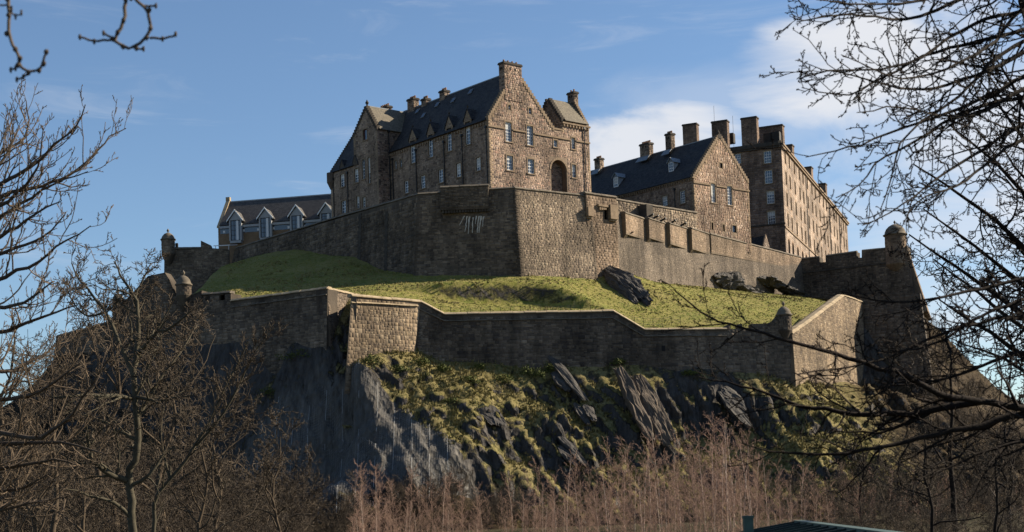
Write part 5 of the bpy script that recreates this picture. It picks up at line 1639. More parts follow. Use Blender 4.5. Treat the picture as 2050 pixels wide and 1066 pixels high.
mb = MB(); mb.box(Vector((q.x - .6, q.y + .22, z + .5)), Vector((1.3, 0, 0)), Vector((0, .06, .0)), Z * .45); mb.build('backrest', 'soot_shade_stone', bn)
for s in (-.5, .5):
    mb = MB(); mb.box(Vector((q.x + s, q.y - .18, z - .1)), Vector((.08, 0, 0)), Vector((0, .4, 0)), Z * .53); mb.build('leg', 'soot_shade_stone', bn)

# ------------------------------------------------------------------ gorse and ivy bushes
def bush(label, px_, py_, depth, rx, rz, seed, n=420, zf=None, mat='gorse', name='gorse_bush', bright=.0):
    d = ray(px_, py_); best = None
    for k in np.arange(depth - 14, depth + 14, .25):       # walk the sight line to the surface
        q = CAM + d * (k / d.y)
        if float((zf or cliff_z)(np.array([q.x]), np.array([q.y]))[0]) > q.z: best = q; break
    q = best or P(px_, py_, depth)
    R = np.random.default_rng(seed)
    o = thing(name, label, 'bush', q - Z * .2)
    # lobes
    lob = [(R.uniform(-.55, .55, 3) * [rx, rx * .7, rz * .6], R.uniform(.4, .7)) for _ in range(9)]
    V, C_ = [], []
    for i in range(n):
        c, s = lob[R.integers(len(lob))]
        v = R.normal(size=3); v /= np.linalg.norm(v); v[2] = abs(v[2]) * .9 - .15
        rr = s * R.uniform(.65, 1.08)
        p = np.array([c[0] + v[0] * rx * rr, c[1] + v[1] * rx * .8 * rr, c[2] + v[2] * rz * rr + rz * .3])
        t1 = np.cross(v, R.normal(size=3)); t1 /= np.linalg.norm(t1); t2 = np.cross(v, t1) * .8 + v * R.uniform(.2, .9)
        a = R.uniform(.07, .17)
        V += [p - t1 * a * .5, p + t1 * a * .5, p + t2 * a * 2.0]
        C_ += [np.clip(R.random() * .75 + .3 * (p[2] / (rz + .01)) + bright, 0, 1)] * 3
    V = np.array(V) + np.array(q)
    f = np_mesh('foliage', V, np.arange(len(V)).reshape(-1, 3), mat, o, np.repeat(np.array(C_)[:, None], 3, 1))
    f['kind'] = 'stuff'
    mb = MB()
    for k in range(5):
        an = k * 1.3; mb.tube([q - Z * .3, q + Vector((math.cos(an) * rx * .3, math.sin(an) * rx * .3, rz * .35)), q + Vector((math.cos(an) * rx * .6, math.sin(an) * rx * .6, rz * .7))], [.05, .035, .01], 4)
    mb.build('stem', 'scrub', o)
    return o
BU = [('dark gorse bush at the foot of the sunlit bastion corner', 738, 735, 177, 1.7, 1.5), ('gorse bush under the right end of the sunlit bastion', 838, 735, 181, 1.3, 1.2), ('low gorse mound in the middle of the slope below the bastion', 790, 745, 179, 1.8, .8),
      ('gorse tuft just right of the bastion on the upper slope', 890, 745, 183, 1.0, .9), ('round gorse bush on the dry slope left of the yellowish one', 940, 770, 181, 1.4, 1.1), ('bright yellowish gorse bush in the open slope', 1010, 770, 182, 1.7, 1.4),
      ('dark gorse bush, left of the twin pair under the curtain wall', 1065, 758, 184, 1.7, 1.7), ('dark gorse bush, right of the twin pair beside a rock point', 1105, 750, 186, 1.3, 1.8), ('gorse tuft on top of the long pale slab', 1240, 732, 186.5, 1.4, .9),
      ('low gorse patch under the curtain wall right of the slab', 1375, 752, 188, 1.5, .7), ('gorse bush hanging lower on the slope left of the black crag', 900, 810, 176, 1.3, .9), ('small gorse tuft on the slope above the black crag', 960, 740, 184.5, .8, .7)]
for i, b_ in enumerate(BU): bush(*b_, seed=100 + i, bright=.25 if i == 5 else 0, n=520)
for i, (x, y, d, rx, rz, t_) in enumerate(((590, 722, 185, 2.6, 1.6, 'dark mossy growth in the shaded hollow under the left wall'), (545, 790, 184, 2.0, .8, 'lower patch of moss in the shaded hollow'), (700, 858, 177, 1.0, .4, 'dry grass ledge caught in the netting'))):
    bush(t_, x, y, d, rx, rz, 140 + i, 500, name='moss_clump', mat='tuft' if i == 2 else 'gorse')
# ------------------------------------------------------------------ bare trees
def tubes(polys, sides):
    """polys: list of (pts (n,k,3), radii (n,k)) batches"""
    by = {}
    for p, r in polys: by.setdefault(p.shape[1], []).append((p, r))
    Vs, Fs, i0 = [], [], 0
    for k, L_ in by.items():
        Pn = np.concatenate([p for p, _ in L_]); Rn = np.concatenate([r for _, r in L_])
        T_ = np.empty_like(Pn); T_[:, 1:-1] = Pn[:, 2:] - Pn[:, :-2]; T_[:, 0] = Pn[:, 1] - Pn[:, 0]; T_[:, -1] = Pn[:, -1] - Pn[:, -2]
        T_ /= np.linalg.norm(T_, axis=2, keepdims=True) + 1e-9
        ref = np.where(np.abs(T_[:, :1, 2:3]) > .85, np.array([[[1., 0, 0]]]), np.array([[[0, 0, 1.]]]))
        S_ = np.cross(T_, np.broadcast_to(ref, T_.shape)); S_ /= np.linalg.norm(S_, axis=2, keepdims=True) + 1e-9
        U_ = np.cross(T_, S_)
        rings = [Pn + Rn[..., None] * (S_ * math.cos(2 * math.pi * q / sides) + U_ * math.sin(2 * math.pi * q / sides)) for q in range(sides)]
        V_n = np.stack(rings, 2)                                 # n,k,sides,3
        n = len(Pn)
        b_ = i0 + np.arange(n)[:, None, None] * k * sides
        j = np.arange(k - 1)[None, :, None]; s = np.arange(sides)[None, None]
        f = np.stack([b_ + j * sides + s, b_ + j * sides + (s + 1) % sides, b_ + (j + 1) * sides + (s + 1) % sides, b_ + (j + 1) * sides + s], -1)
        Vs.append(V_n.reshape(-1, 3)); Fs.append(f.reshape(-1, 4)); i0 += n * k * sides
    return np.concatenate(Vs), np.concatenate(Fs)

class Tree:
    """branches grown level by level, a whole level at a time"""
    cut = .03
    def __init__(s, seed, wig=.22, grav=0.0, kids=(6, 5, 4), ratio=.5, ang=(25, 60), rmin=.004, up=.15, taper=.25):
        s.R = np.random.default_rng(seed)
        s.wig, s.grav, s.kids, s.ratio, s.ang, s.rmin, s.up, s.taper = wig, grav, kids, ratio, ang, rmin, up, taper
        s.thick, s.thin = [], []
    def add(s, pts, rad_):
        m = rad_[:, 0] > s.cut
        if m.any(): s.thick.append((pts[m], rad_[m]))
        if (~m).any(): s.thin.append((pts[~m], rad_[~m]))
    def shoots(s, p, d, L, r, level):
        """p,d (n,3), L,r (n,)"""
        k = (7, 6, 5, 3, 3)[min(level, 4)]
        n = len(p); pts = np.empty((n, k + 1, 3)); pts[:, 0] = p
        d = d / np.linalg.norm(d, axis=1, keepdims=True)
        for i in range(k):
            d = d + s.R.normal(size=(n, 3)) * s.wig + np.array([0, 0, s.up * .25 - s.grav * .25])
            d /= np.linalg.norm(d, axis=1, keepdims=True)
            pts[:, i + 1] = pts[:, i] + d * (L / k)[:, None]
        rad_ = r[:, None] + (np.maximum(s.rmin, r * s.taper) - r)[:, None] * np.linspace(0, 1, k + 1)[None]
        s.add(pts, rad_)
        s.spawn(pts, rad_, L, level)
    def limb(s, p, d, L, r, level):
        s.shoots(np.array([p], float), np.array([d], float), np.array([float(L)]), np.array([float(r)]), level)
    def spawn(s, pts, rad_, L, level, lo=.2, dens=1.0):
        if level >= len(s.kids): return
        k = max(1, int(round(s.kids[level] * dens)))
        n, m = rad_.shape; R = s.R
        t = lo + (1 - lo) * (np.arange(k)[None] + R.uniform(.05, .95, (n, k))) / k
        x = np.clip(t, 0, .9999) * (m - 1); j = x.astype(int); f = (x - j)[..., None]; ii = np.arange(n)[:, None]
        p0, p1 = pts[ii, j], pts[ii, j + 1]
        p = p0 * (1 - f) + p1 * f
        tan = p1 - p0; tan /= np.linalg.norm(tan, axis=2, keepdims=True) + 1e-9
        a = np.radians(R.uniform(s.ang[0], s.ang[1], (n, k)))[..., None]
        q = np.cross(tan, R.normal(size=(n, k, 3))); q /= np.linalg.norm(q, axis=2, keepdims=True) + 1e-9
        d = tan * np.cos(a) + q * np.sin(a)
        rr = rad_[ii, j] * (1 - f[..., 0]) + rad_[ii, j + 1] * f[..., 0]
        ll = L[:, None] * s.ratio * R.uniform(.5, 1.3, (n, k)) * (1.15 - .55 * t)
        keep = R.random((n, k)) < .92
        if not keep.any(): return
        s.shoots(p[keep], d[keep], ll[keep], np.maximum(s.rmin, rr * R.uniform(.42, .68, (n, k)))[keep], level + 1)
    def traced(s, pts, r0, r1, dens=1.0, Lk=None, lo=.1):
        """a limb traced through given points, smoothed, then grown"""
        p = np.array([tuple(q) for q in pts], float)
        for _ in range(2):
            q = np.empty((2 * len(p) - 2, 3)); q[0::2] = .75 * p[:-1] + .25 * p[1:]; q[1::2] = .25 * p[:-1] + .75 * p[1:]
            p = np.r_[p[:1], q, p[-1:]]
        seg = np.linalg.norm(np.diff(p, axis=0), axis=1); cum = np.r_[0, np.cumsum(seg)]
        u = np.linspace(0, cum[-1], max(8, len(p) * 2 // 3))
        p = np.stack([np.interp(u, cum, p[:, c]) for c in range(3)], 1)
        p = p + np.r_[[np.zeros(3)], s.R.normal(size=(len(p) - 2, 3)) * r0 * .25, [np.zeros(3)]]
        rad_ = np.linspace(r0, r1, len(p))
        s.add(p[None], rad_[None])
        s.spawn(p[None], rad_[None], np.array([Lk or cum[-1]]), 0, lo, dens)
    def build(s, parent, bark, twig, local=False):
        o = []
        if s.thick:
            V, F_ = tubes(s.thick, 7); o.append(np_mesh('trunk', V, F_, bark, parent, smooth=True))
        if s.thin:
            V, F_ = tubes(s.thin, 3); c = np_mesh('crown', V, F_, twig, parent); o.append(c)
        return o

def pxl(L_, depth, conv, jit=0.0, R=None):
    """list of crop points -> world at a depth that drifts along the limb"""
    out = []
    n = len(L_)
    for i, q in enumerate(L_):
        d = depth[0] + (depth[1] - depth[0]) * i / max(1, n - 1) if isinstance(depth, tuple) else depth
        x, y = conv(*q)
        out.append(P(x, y, d))
    return out
cA = lambda x, y: (x / 1.904, y / 1.904)                     # upper left crop
cB = lambda x, y: (x / 1.883, 500 + y / 1.883)               # lower left crop
cC = lambda x, y: (1500 + x / 1.904, y / 1.904)              # upper right crop
cD = lambda x, y: (1350 + x / 2.107, 560 + y / 2.107)        # lower right crop

# tall crooked tree, left of the cliff
T1 = thing('bare_tree', 'crooked bare tree with a pale mossy trunk below the left wall', 'tree', Vector((P(270, 1060, 62).x, 62, -2.4)))
t1 = Tree(11, wig=.27, kids=(11, 8, 5), ratio=.47, ang=(28, 70), rmin=.0125, up=.25, taper=.22)
t1.cut = .035
base = Vector((P(270, 1060, 62).x, 62, -2.6))
t1.traced([base] + pxl([(512, 1066), (500, 960), (478, 870), (500, 800), (527, 770), (515, 680), (510, 590), (505, 480)], 62, cB), .21, .12, .6, 6.5, .35)
t1.traced(pxl([(505, 480), (516, 380), (525, 240), (508, 170), (450, 95), (430, 45)], (62, 63), cB), .14, .03, 1.3, 4.6)
t1.traced(pxl([(520, 390), (575, 325), (650, 290), (720, 230)], (62, 60), cB), .10, .025, 1.3, 4.0)
t1.traced(pxl([(505, 480), (445, 340), (400, 235), (340, 160), (290, 110), (270, 50)], (62, 64), cB), .11, .025, 1.4, 4.6)
t1.traced(pxl([(525, 240), (500, 190), (540, 110), (570, 50)], (62.5, 63), cB), .06, .02, 1.2, 3.6)
t1.traced(pxl([(500, 560), (400, 548), (290, 552), (190, 555)], (62, 59), cB), .10, .03, 1.3, 4.4)
t1.traced(pxl([(512, 555), (600, 575), (660, 560), (725, 550)], (62, 60), cB), .09, .025, 1.2, 4.0)
t1.traced(pxl([(478, 870), (400, 842), (340, 785), (322, 700), (330, 640)], (62, 60), cB), .14, .04, 1.1, 4.0)
t1.traced(pxl([(520, 720), (440, 678), (380, 640), (300, 620)], (62, 63), cB), .09, .03, 1.2, 4.0)
t1.traced(pxl([(515, 640), (610, 470), (690, 380), (760, 250)], (62, 64), cB), .09, .02, 1.3, 4.4)
t1.traced(pxl([(400, 235), (330, 260), (270, 200), (250, 130)], (63, 64), cB), .05, .02, 1.3, 3.4)
t1.build(T1, 'bark_grey', 'twig_left')

T2 = thing('bare_tree', 'thinner bare tree leaning right with a pinkish spray of twigs at its top', 'tree', Vector((P(330, 1066, 70).x, 70, -2.6)))
t2 = Tree(12, wig=.18, kids=(11, 7, 5), ratio=.46, ang=(22, 50), rmin=.012, up=.45, taper=.25); t2.cut = .04
t2.traced([Vector((P(330, 1066, 70).x, 70, -2.8))] + pxl([(560, 960), (640, 870), (740, 740), (800, 620), (840, 530), (890, 440), (935, 345)], 70, cB), .13, .03, 1.8, 5.0, .25)
t2.traced(pxl([(740, 740), (860, 600), (920, 470), (960, 380), (1010, 320)], (70, 69), cB), .07, .02, 1.6, 4.0)
t2.traced(pxl([(640, 870), (600, 700), (620, 560), (700, 430)], (70, 72), cB), .06, .02, 1.4, 4.0)
t2.build(T2, 'bark_grey', 'twig_left')

# nearer tree whose limbs come in from the left edge
T3 = thing('bare_tree', 'near bare tree reaching into the frame from the left edge with upswept twigs', 'tree', Vector((-11.5, 24, -1.6)))
t3 = Tree(13, wig=.15, kids=(11, 5, 4), ratio=.31, ang=(22, 55), rmin=.0055, up=.55, taper=.25); t3.cut = .03
tk = [Vector((-11.5, 24, -1.8)), Vector((-11.3, 24, 2)), Vector((-11.0, 24, 5)), Vector((-10.7, 24, 8)), Vector((-10.2, 24, 10.5))]
t3.traced(tk, .26, .07, .8, 5)
LB = [[(-160, 850), (0, 700), (80, 660), (160, 610), (220, 540), (300, 480), (325, 400)], [(-160, 850), (0, 745), (130, 720), (240, 680), (310, 640), (380, 570), (420, 510), (480, 490)],
      [(-160, 930), (0, 830), (100, 770), (200, 700), (335, 655)], [(-160, 1060), (0, 960), (120, 930), (200, 880), (250, 815)], [(-160, 1150), (0, 1060), (130, 1010), (220, 940), (345, 862)],
      [(-160, 720), (0, 590), (70, 540), (110, 520), (100, 385)], [(-160, 720), (0, 640), (40, 560), (75, 480)], [(-160, 800), (0, 790), (90, 720), (150, 640), (165, 490)], [(-160, 1000), (0, 900), (90, 850), (160, 800), (230, 770)]]
for i, q in enumerate(LB): t3.traced(pxl(q, (24 + i % 3 * .6, 22.5 + (i * 7) % 4), cA), .045, .008, 1.3, 3.2)
LB2 = [[(-200, 640), (0, 690), (130, 715), (240, 660), (310, 570), (450, 345)], [(-200, 760), (130, 720), (290, 740), (400, 772)], [(-200, 950), (0, 910), (90, 905), (180, 850)], [(-200, 400), (0, 470), (90, 440), (180, 390), (250, 330)],
       [(-200, 600), (0, 560), (100, 560), (210, 500), (300, 430)], [(-200, 300), (0, 330), (80, 280), (200, 240), (290, 210)], [(-200, 850), (0, 830), (120, 800), (240, 790), (330, 830)], [(-200, 1020), (0, 980), (150, 950), (260, 930)], [(-200, 150), (0, 230), (110, 190), (200, 120)]]
for i, q in enumerate(LB2): t3.traced(pxl(q, (24 + i % 3 * .5, 22 + (i * 5) % 4), cB), .05, .010, 1.5, 3.4)
t3.build(T3, 'bark_near', 'twig_brown')

# hanging twigs overhead, close to the lens
T4 = thing('overhanging_tree', 'dark blurred knobbly twigs hanging into the top left corner', 'tree', Vector((-3.2, 5.0, 0)))
t4 = Tree(14, wig=.2, kids=(), rmin=.004); t4.cut = .05
tr4 = [Vector((-3.2, 5.0, -.1)), Vector((-3.2, 5.1, 2)), Vector((-3.0, 5.3, 4.0)), Vector((-2.4, 5.8, 5.2)), Vector((-1.6, 6.4, 5.3))]
t4.traced(tr4, .2, .05)
def knob(pts, r0, r1, d):
    p = [P(*cA(*q), d) for q in pts]
    t4.traced(p, r0, r1)
    for q in p[1:]:
        v = np.array(q); t4.thin.append((np.array([[v - [0.0, 0, .012], v - [0, 0, .004], v + [0, 0, .006], v + [0, 0, .013]]]), np.array([[.004, r0 * 1.15, r0 * 1.1, .004]])))
knob([(20, -260), (30, 0), (35, 60), (27, 130), (60, 190), (78, 225), (70, 250), (110, 278), (150, 270), (168, 245), (178, 200)], 0.0109, 0.0061, 6.2)
knob([(78, 235), (60, 262), (42, 268)], 0.0061, 0.0048, 6.2); knob([(115, 280), (90, 295), (65, 305)], 0.0061, 0.0048, 6.2)
knob([(470, -260), (480, 0), (472, 80), (450, 125), (430, 150), (470, 180), (520, 185), (560, 145), (575, 110), (570, 40), (500, -5), (480, -80)], 0.0102, 0.0075, 6.4)
knob([(430, 150), (395, 128)], 0.0061, 0.0054, 6.4); knob([(430, 152), (360, 160), (305, 143)], 0.0068, 0.0054, 6.4); knob([(570, 145), (620, 150), (670, 132)], 0.0068, 0.0054, 6.4); knob([(520, 185), (548, 188)], 0.0054, 0.0048, 6.4); knob([(545, 22), (595, 24)], 0.0061, 0.0054, 6.4)
knob([(35, 40), (60, 65), (82, 50)], 0.0048, 0.0034, 6.0); knob([(0, 20), (30, 20), (45, 35)], 0.0048, 0.0034, 6.0)
t4.traced([P(*cA(20, -260), 6.2), Vector((-1.9, 6.3, 4.9)), tr4[3]], .016, .03); t4.traced([P(*cA(470, -260), 6.4), Vector((-1.2, 6.4, 5.0)), tr4[4]], .015, .03)
t4.build(T4, 'bark_near', 'bark_near')

# big dark tree, trunk outside the right edge
T5 = thing('bare_tree', 'big dark bare tree sweeping long drooping limbs in from the right edge', 'tree', Vector((8.2, 15.5, -.6)))
t5 = Tree(15, wig=.20, kids=(16, 6, 5), ratio=.26, ang=(20, 62), rmin=.0042, up=.05, taper=.22); t5.cut = .03
t5.traced([Vector((8.2, 15.5, -.8)), Vector((8.1, 15.5, 1.5)), Vector((7.9, 15.5, 4)), Vector((7.8, 15.5, 6.5)), Vector((7.2, 15.5, 8.5))], .30, .10, .3, 3)
RB = [[(1300, 40), (1047, 120), (850, 165), (700, 195), (560, 265), (440, 330), (370, 378), (200, 335)], [(1300, -30), (1047, 50), (900, 70), (780, 130), (640, 235), (500, 270), (320, 265), (190, 300)],
      [(1300, 230), (1047, 290), (900, 370), (760, 430), (600, 480), (450, 540), (340, 575), (215, 600)], [(1300, 300), (1047, 370), (850, 410), (700, 490), (600, 560), (500, 600), (430, 700), (330, 755)],
      [(1200, -120), (800, 0), (640, 70), (500, 80), (400, 50), (300, 65), (180, 85)], [(1300, 120), (1047, 200), (880, 290), (740, 330), (620, 350), (520, 330), (400, 290), (210, 240)],
      [(1300, -200), (1000, -60), (760, -20), (560, 20), (400, 20), (255, 0)], [(1300, 380), (1047, 470), (900, 560), (780, 640), (660, 720), (560, 800), (430, 860)], [(1300, 60), (1047, 150), (900, 250), (800, 380), (650, 460), (560, 560), (540, 700), (500, 800)],
      [(1300, 250), (1047, 330), (900, 430), (800, 450), (700, 440), (560, 400), (410, 430)], [(1300, 420), (1047, 520), (930, 600), (830, 690), (740, 730), (640, 760), (590, 850)], [(1300, -60), (1047, 10), (950, 150), (880, 200), (700, 290), (560, 310), (350, 210)]]
for i, q in enumerate(RB): t5.traced(pxl(q, (15.5, 13.0 + (i * 5) % 5 * .7), cC), .030, .005, 1.3, 3.0)
RD = [[(1700, 600), (1475, 550), (1300, 515), (1150, 508), (1000, 420), (800, 350), (600, 290), (480, 262), (300, 210), (130, 150), (0, 45)], [(1300, 512), (1100, 552), (900, 570), (700, 560), (550, 540), (400, 488), (270, 442), (100, 410)],
      [(1700, 500), (1475, 560), (1300, 618), (1100, 650), (900, 700), (700, 735), (500, 740), (350, 720), (285, 690)], [(1700, -40), (1475, -5), (1250, 50), (1100, 80), (950, 100), (700, 60)], [(1700, 180), (1475, 150), (1250, 180), (1050, 260), (900, 330), (700, 380), (520, 400)],
      [(1700, 300), (1475, 300), (1300, 360), (1150, 420), (950, 450), (760, 470)], [(1700, 700), (1475, 680), (1300, 720), (1150, 800), (1000, 850)], [(1700, 60), (1475, 80), (1300, 140), (1150, 250), (1000, 300), (860, 310)]]
for i, q in enumerate(RD): t5.traced(pxl(q, (15.5, 13.5 + (i * 3) % 4 * .6), cD), .043 if i < 3 else .028, .006, 1.4, 2.9)
t5.build(T5, 'bark_silhouette', 'bark_silhouette')

# curly-twigged tree behind it
T6 = thing('bare_tree', 'second dark tree with tangled curly twigs behind the sweeping limbs', 'tree', Vector((P(2180, 1000, 30).x, 30, -1.6)))
t6 = Tree(16, wig=.42, kids=(11, 8, 6), ratio=.36, ang=(25, 80), rmin=.0075, up=.1, taper=.25); t6.cut = .035
x0 = P(2180, 1000, 30).x
t6.traced([Vector((x0, 30, -2)), Vector((x0, 30, 3)), Vector((x0 - .1, 30, 6)), Vector((x0 - .4, 30, 9)), Vector((x0 - .8, 30, 11.5))], .28, .06, .5, 4)
for i, (x, y, sx, sy) in enumerate(((1830, 330, 2180, 640), (1850, 420, 2180, 700), (1870, 520, 2180, 760), (1900, 250, 2170, 560), (1960, 160, 2170, 500), (1880, 600, 2180, 800), (1930, 690, 2180, 860), (1980, 100, 2150, 450), (1820, 470, 2180, 720), (1960, 560, 2180, 820), (2010, 300, 2180, 600), (1990, 430, 2180, 700))):
    mx, my = (x + sx) / 2 + 20, (y + sy) / 2 - 25 + (i % 3) * 20
    t6.traced([P(sx, sy, 30), P(mx, my, 29.5 + i % 3 * .8), P(x, y, 28.5 + (i * 7) % 5)], .075, .014, 1.1, 4.4)
t6.build(T6, 'bark_silhouette', 'bark_silhouette')

# further bare trees, left and right of the rock
def wild_tree(label, x, ytop, d, seed, bark, twig, spread=.5, nl=9, kids=(8, 6, 4)):
    p = P(x, ytop, d); gz = ground_z(p.x, p.y); H = p.z - gz
    o = thing('bare_tree', label, 'tree', Vector((p.x, p.y, gz)))
    k = d / 62.0
    t = Tree(seed, wig=.27, kids=kids, ratio=.45, ang=(25, 68), rmin=.0115 * k, up=.25, taper=.22); t.cut = .035
    R = np.random.default_rng(seed)
    tr = [Vector((p.x, p.y, gz - .4))]
    for f in (.2, .4, .6, .8, 1.0): tr.append(Vector((p.x + R.normal() * .035 * H, p.y + R.normal() * .03 * H, gz + H * f)))
    t.traced(tr, .016 * H, .02, .5, H * .3, .5)
    for i in range(nl):
        f = .22 + .62 * (i + R.random()) / nl; an = R.uniform(0, 2 * math.pi)
        q = tr[0].lerp(tr[-1], f); j = min(int(f * 5), 4); q = tr[j].lerp(tr[j + 1], f * 5 - j)
        t.limb(np.array(q), np.array([math.cos(an) * spread * 1.6, math.sin(an) * spread, .8]), H * R.uniform(.28, .45) * (1.2 - .5 * f), .007 * H * (1.2 - f), 0)
    t.build(o, bark, twig)
    return o
WT = [('bare tree at the far left edge, tallest behind the near branches', 20, 610, 95, 61, .6), ('dark bare tree in the lower left, in front of the outer wall', 120, 690, 85, 62, .6), ('bare tree whose crown hides the small left turret', 205, 600, 110, 63, .5), ('bushy dark tree below the domed left turret', 330, 615, 105, 64, .6),
      ('low dark tree at the left of the shaded hollow', 430, 745, 100, 65, .6), ('slim bare tree standing in front of the netted rock', 555, 860, 95, 66, .45), ('short bare tree right of the crooked one', 395, 830, 80, 67, .6), ('short bare tree left of the crooked one', 150, 850, 75, 68, .6), ('bare tree in the bottom left corner', 40, 800, 70, 69, .6)]
for lb, x, y, d, sd2, sp in WT: wild_tree(lb, x, y, d, sd2, 'bark_brown', 'twig_left', sp)
WT = [('dark bare tree on the slope under the domed bastion turret', 1890, 640, 120, 71, .6), ('dark bare tree at the right edge below the skyline slope', 2010, 740, 110, 72, .6), ('low dark tree below the descending wall', 1720, 850, 120, 73, .6), ('low dark tree at the lower right above the hut', 1850, 830, 80, 74, .6), ('dark tree in the bottom right corner', 1985, 860, 70, 75, .6)]
for lb, x, y, d, sd2, sp in WT: wild_tree(lb, x, y, d, sd2, 'bark_silhouette', 'scrub', sp)

# ------------------------------------------------------------------ birch thicket at the foot of the cliff
def birch_variant(seed, H):
    t = Tree(seed, wig=.15, kids=(36, 9, 4), ratio=.26, ang=(30, 72), rmin=.0105, up=.2, taper=.2); t.cut = .045
    R = np.random.default_rng(seed)
    lean = R.normal(size=2) * .05 * H
    pts = [Vector((0, 0, -.3)), Vector((lean[0] * .2, lean[1] * .2, H * .3)), Vector((lean[0] * .55, lean[1] * .5, H * .65)), Vector((lean[0], lean[1], H))]
    t.traced(pts, .05, .012, 1.0, H * .8, .15)
    thick, thin = t.thick[:1], t.thick[1:] + t.thin
    V, F_ = tubes(thick, 6); V2, F2_ = tubes(thin, 3)
    return V, F_, V2, F2_
birch = []
for k in range(7):
    H = 8.6 + k % 4 * .9
    V, F_, V2, F2_ = birch_variant(300 + k, H)
    tr = np_mesh('trunk', V, F_, 'birch_bark' if k in (1, 5) else 'birch_dark'); cr = np_mesh('crown', V2, F2_, 'twig_red')
    birch.append((tr, cr, H))
def plant(kind, name, label, cat, group, x, y, z, rz, sc, used):
    o = thing(name, label, cat, Vector((x, y, z)), group)
    o.rotation_euler.z = rz; o.scale = (sc, sc, sc)
    for src in kind[:2]:
        if src in used: c_ = src.copy(); COL.objects.link(c_)
        else: c_ = src; used.add(src)
        c_.parent = o
    return o
used = set(); Rb = random.Random(4)
top_line = [(700, 985), (720, 925), (760, 930), (850, 960), (900, 940), (1000, 985), (1040, 960), (1100, 930), (1180, 915), (1260, 895), (1330, 880), (1400, 855), (1440, 840), (1500, 880), (1560, 915), (1650, 935), (1800, 960), (2050, 980)]
n_b = 0
for row, (d, off) in enumerate(((140, 0), (130, 8), (119, -6), (107, 5), (95, -3), (84, 4))):
    x = 705 + off * 3 - row * 4
    while x < 2080:
        dd = d + Rb.uniform(-4, 4)
        yt = np.interp(x, [q[0] for q in top_line], [q[1] for q in top_line]) + row * 21 + Rb.uniform(-18, 26)
        p = P(x, yt, dd); gz = ground_z(p.x, p.y)
        k = Rb.randrange(7); sc = (p.z - gz) / birch[k][2]
        if sc > .3:
            plant(birch[k], 'birch_tree', 'slender bare birch in the reddish thicket below the crag', 'tree', 'birches in the thicket below the crag', p.x, p.y, gz, Rb.uniform(0, 6.28), min(sc, 1.35), used); n_b += 1
        x += Rb.uniform(20, 34)
# two birches whose pale stems stand out
for (x, yt, d, lb) in ((1448, 845, 120, 'tallest birch with a white stem right of the thicket centre'), (1500, 890, 112, 'white-stemmed birch just right of the tallest one')):
    V, F_, V2, F2_ = birch_variant(400 + x, 10.0)
    p = P(x, yt, d); gz = ground_z(p.x, p.y)
    o = thing('birch_tree', lb, 'tree', Vector((p.x, p.y, gz))); s_ = (p.z - gz) / 10.0
    a_ = np_mesh('trunk', V * s_ * [1.25, 1.25, 1], F_, 'white_paint' if False else 'birch_bark'); a_.parent = o
    a_ = np_mesh('crown', V2 * s_, F2_, 'twig_red'); a_.parent = o

# brown scrub on the left and under the right-hand trees
def shrub_variant(seed, H, dense):
    t = Tree(seed, wig=.25, kids=(11, 8, 5), ratio=.46, ang=(20, 65), rmin=.012, up=.3, taper=.25); t.cut = .03
    R = np.random.default_rng(seed)
    for k in range(dense):
        an = 2 * math.pi * k / dense + R.uniform(-.3, .3); sp = R.uniform(.25, .6)
        t.limb(np.array([math.cos(an) * .15, math.sin(an) * .15, -.2]), np.array([math.cos(an) * sp, math.sin(an) * sp, 1.0]), H * R.uniform(.65, 1.0), .055, 0)
    Vt, Ft = tubes(t.thick, 5); V2, F2_ = tubes(t.thin, 3)
    return np_mesh('stems', Vt, Ft, 'bark_brown'), np_mesh('twigs', V2, F2_, 'scrub'), H
shr = [shrub_variant(500 + k, 5.0 + k % 3, 5) for k in range(5)]
used2 = set()
for row, d in enumerate((152, 138, 122, 106, 92)):
    x = -60 + row * 11
    while x < 740:
        yt = np.interp(x, [-60, 80, 250, 420, 560, 640, 740], [740, 760, 790, 800, 880, 930, 1000]) + row * 42 + Rb.uniform(-22, 30)
        dd = d + Rb.uniform(-4, 4); p = P(x, yt, dd); gz = ground_z(p.x, p.y); k = Rb.randrange(5); sc = (p.z - gz) / (shr[k][2] * 1.05)
        if sc > .25: plant(shr[k], 'bare_shrub', 'tangled brown leafless shrub among the scrub at lower left', 'shrub', 'leafless scrub at lower left', p.x, p.y, gz, Rb.uniform(0, 6.28), min(sc, 2.6), used2)
        x += Rb.uniform(50, 85)
for row, d in enumerate((195, 165, 135, 105, 85)):
    x = 1600 + row * 9
    while x < 2120:
        yt = np.interp(x, [1560, 1700, 1900, 2100], [890, 850, 800, 860]) + row * 45 + Rb.uniform(-20, 30)
        dd = d + Rb.uniform(-4, 4); p = P(x, yt, dd); gz = ground_z(p.x, p.y); k = Rb.randrange(5); sc = (p.z - gz) / (shr[k][2] * 1.05)
        if sc > .2: plant(shr[k], 'bare_shrub', 'dark leafless shrub in the undergrowth at lower right', 'shrub', 'undergrowth at lower right', p.x, p.y, gz, Rb.uniform(0, 6.28), min(sc, 2.4), used2)
        x += Rb.uniform(45, 75)

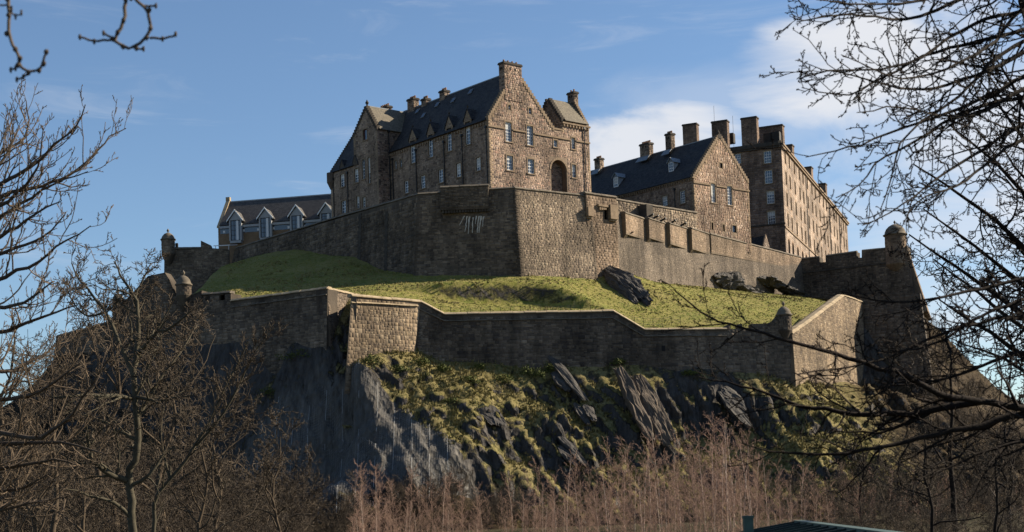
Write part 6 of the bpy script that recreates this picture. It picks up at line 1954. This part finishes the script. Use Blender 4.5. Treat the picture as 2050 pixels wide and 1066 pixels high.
for (n_, xr, yr, lb, gr) in ((80, (58, 96), (205, 262), 'low dark shrub scattered on the steep slope under the right bastion', 'shrubs on the right-hand slope'), (26, (-18, 6), (157, 167), 'leafless shrub at the foot of the netted rock behind the birches', 'shrubs at the foot of the netted rock'), (34, (-76, -40), (176, 202), 'low dark shrub clinging to the slope under the outer left wall', 'shrubs on the left-hand slope')):
    for i in range(n_):
        x, y = Rb.uniform(*xr), Rb.uniform(*yr); k = Rb.randrange(5)
        if y > front_line(np.array([x]))[0] - 1.5 and x < 50: continue
        if x > 50 and y > np.interp(x, [50, 68, 71, 75.6, 79, 85, 110], [276, 264, 250, 242, 238, 233, 224]): continue
        plant(shr[k], 'bare_shrub', lb, 'shrub', gr, x, y, ground_z(x, y), Rb.uniform(0, 6.28), Rb.uniform(.4, .85), used2)

# ------------------------------------------------------------------ green park hut at the bottom edge
hc = P(1600, 1052, 30)
hut = thing('park_hut', 'dark green gabled hut roof at the bottom right edge', 'hut', Vector((hc.x, hc.y, -1.6)))
dxy = (P(1900, 1092, 17.0) - hc); rdir = Vector((dxy.x, dxy.y, 0)).normalized(); sd_ = Vector((-rdir.y, rdir.x, 0))
rl = 11.0; hw_ = 1.9; drop = .30
r0_, r1_ = Vector(hc), Vector(hc) + rdir * rl
for s in (-1, 1):
    mb = MB(); e0_ = r0_ + sd_ * s * hw_ - Z * drop; e1_ = r1_ + sd_ * s * hw_ - Z * drop
    n_ = 12
    slope(mb, e0_, e1_, r1_, r0_, .06)
    rp_ = mb.build('roof_panel', 'green_paint', hut)
    for k in range(n_ + 1):
        mb = MB(); q = e0_ + (e1_ - e0_) * (k / n_); up_ = (r0_ - e0_); mb.box(q - rdir * .02 + Z * .05, rdir * .04, up_, Z * .05); mb.build('seam', 'green_paint', rp_)
mb = MB(); mb.box(r0_ - rdir * .05 - sd_ * .1 + Z * .05, rdir * (rl + .1), sd_ * .2, Z * .05); mb.build('ridge_cap', 'green_light', hut)
zg = -2.0
mb = MB(); wq = [r0_ + rdir * .3 + sd_ * (hw_ - .25), r0_ + rdir * .3 - sd_ * (hw_ - .25), r1_ - rdir * .3 - sd_ * (hw_ - .25), r1_ - rdir * .3 + sd_ * (hw_ - .25)]
for i in range(4):
    a_, b_ = wq[i], wq[(i + 1) % 4]
    mb.poly([Vector((a_.x, a_.y, zg)), Vector((b_.x, b_.y, zg)), Vector((b_.x, b_.y, hc.z - drop * .9)), Vector((a_.x, a_.y, hc.z - drop * .9))])
mb.poly([Vector((wq[0].x, wq[0].y, hc.z - drop * .9)), Vector((wq[1].x, wq[1].y, hc.z - drop * .9)), r0_ + rdir * .3 - Z * .03]); mb.poly([Vector((wq[2].x, wq[2].y, hc.z - drop * .9)), Vector((wq[3].x, wq[3].y, hc.z - drop * .9)), r1_ - rdir * .3 - Z * .03])
mb.build('wall', 'green_paint', hut)
pq = P(1497, 1034, 28)
pst = thing('green_post', 'pale green square post standing just left of the green hut roof', 'post', Vector((pq.x, pq.y, zg)))
mb = MB(); mb.box(Vector((pq.x - .085, pq.y - .085, zg)), Vector((.17, 0, 0)), Vector((0, .17, 0)), Z * (pq.z - zg - .04)); mb.build('shaft', 'green_light', pst)
mb = MB(); mb.box(Vector((pq.x - .10, pq.y - .10, pq.z - .04)), Vector((.2, 0, 0)), Vector((0, .2, 0)), Z * .05); mb.build('cap', 'green_light', pst)
